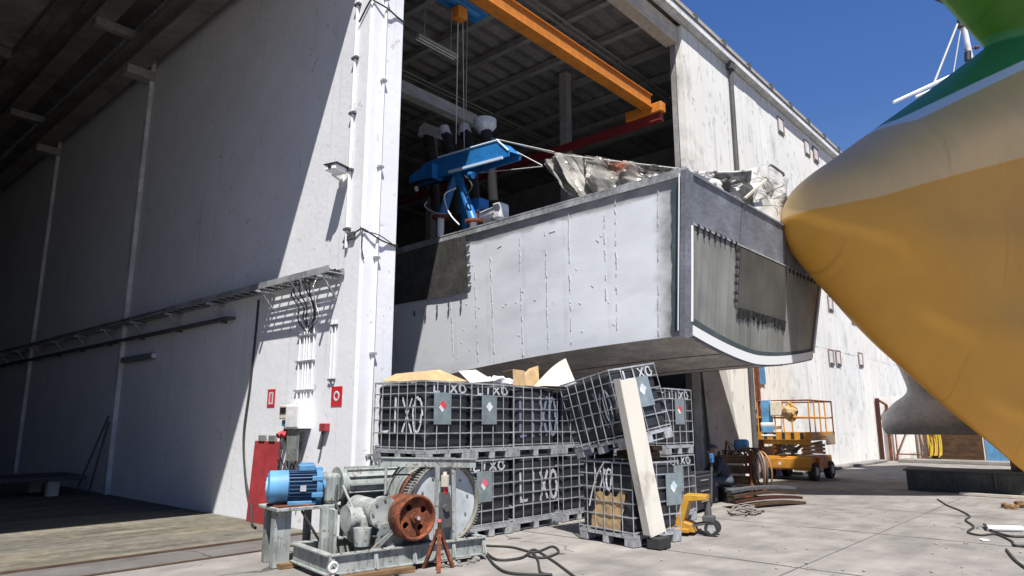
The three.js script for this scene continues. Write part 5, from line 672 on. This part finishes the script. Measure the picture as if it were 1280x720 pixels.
{
  const ax = V(.62, 0, .78).normalize(), P0 = V(24.4, 0, -6.15);
  const contour = [[1112, 543], [1105, 540], [1103, 528], [1107, 515], [1120, 501], [1133, 494], [1135, 486], [1126, 462], [1114, 441], [1096, 420], [1076, 395], [1050, 365]];
  const s = thing('grey_ship', 'grey bulbous bow of a ship resting behind the yellow hull', 'ship'); const b = bow(P0, ax, contour, (y, q) => pw([[1.2, .55], [1.8, .85], [2.6, .7], [4, 1.2], [6, 2]], y), y => pw([[1, 1.6], [2.5, 3], [6, 5]], y), 6.2, 60, 9);
  const hull = mesh('hull', b.geo, M.antifoul, s); mesh('keel_plate', poly3([P0.clone().addScaledVector(ax, .4).setY(b.prof[0][1] + .01), P0.clone().addScaledVector(ax, 3).addScaledVector(b.lat, .55).setY(b.prof[0][1] + .01), P0.clone().addScaledVector(ax, 9).addScaledVector(b.lat, .55).setY(b.prof[0][1] + .01), P0.clone().addScaledVector(ax, 9).addScaledVector(b.lat, -.55).setY(b.prof[0][1] + .01), P0.clone().addScaledVector(ax, 3).addScaledVector(b.lat, -.55).setY(b.prof[0][1] + .01)], .02), M.antifoul, s);
  const st = thing('ship_cradle', 'steel cradle legs under the grey bow', 'cradle'); for (const [t, l] of [[5.2, 0], [7.5, 0]]) { const p = P0.clone().addScaledVector(ax, t).addScaledVector(b.lat, l); mesh('leg', B(p.x - .2, .004, p.z - .2, p.x + .2, b.prof[0][1] - .02, p.z + .2), M.darkgrey, st); }
}
{ // mast with a white boom seen over the bow
  const m = thing('mast', 'slim white mast with slanting boom rising behind the green bow', 'mast'), D = 34, at = (x, y) => EYE.clone().addScaledVector(rayOf(x, y), D / rayOf(x, y).dot(fwdH));
  const top = at(1201, 12), low = at(1214, 78); const foot = V(low.x + 1, 0, low.z + .3); mesh('pole', [rod(foot, low, .17, .15, 10), rod(low, top, .15, .1, 10)], M.white, m); mesh('masthead_lamp', rod(at(1201, 24), at(1201, 34), .17, .17, 10), M.black, m); mesh('masthead_lamp', rod(at(1210, 65), at(1210, 76), .17, .17, 10), M.black, m); mesh('arm', [rod(at(1206, 62), at(1222, 59), .04), rod(at(1219, 60), at(1223, 59), .09, .09, 10)], M.rust, m);
  mesh('boom', [rod(at(1117, 128), at(1195, 92), .09, .09, 10), rod(at(1145, 121), at(1195, 99), .07, .07, 8)], M.whiteClean, m); mesh('stay', [rod(at(1197, 30), at(1168, 103), .055, .055, 6), rod(at(1201, 36), at(1192, 90), .03, .03, 6)], M.rope, m);
}
renderer.render(scene, camera);
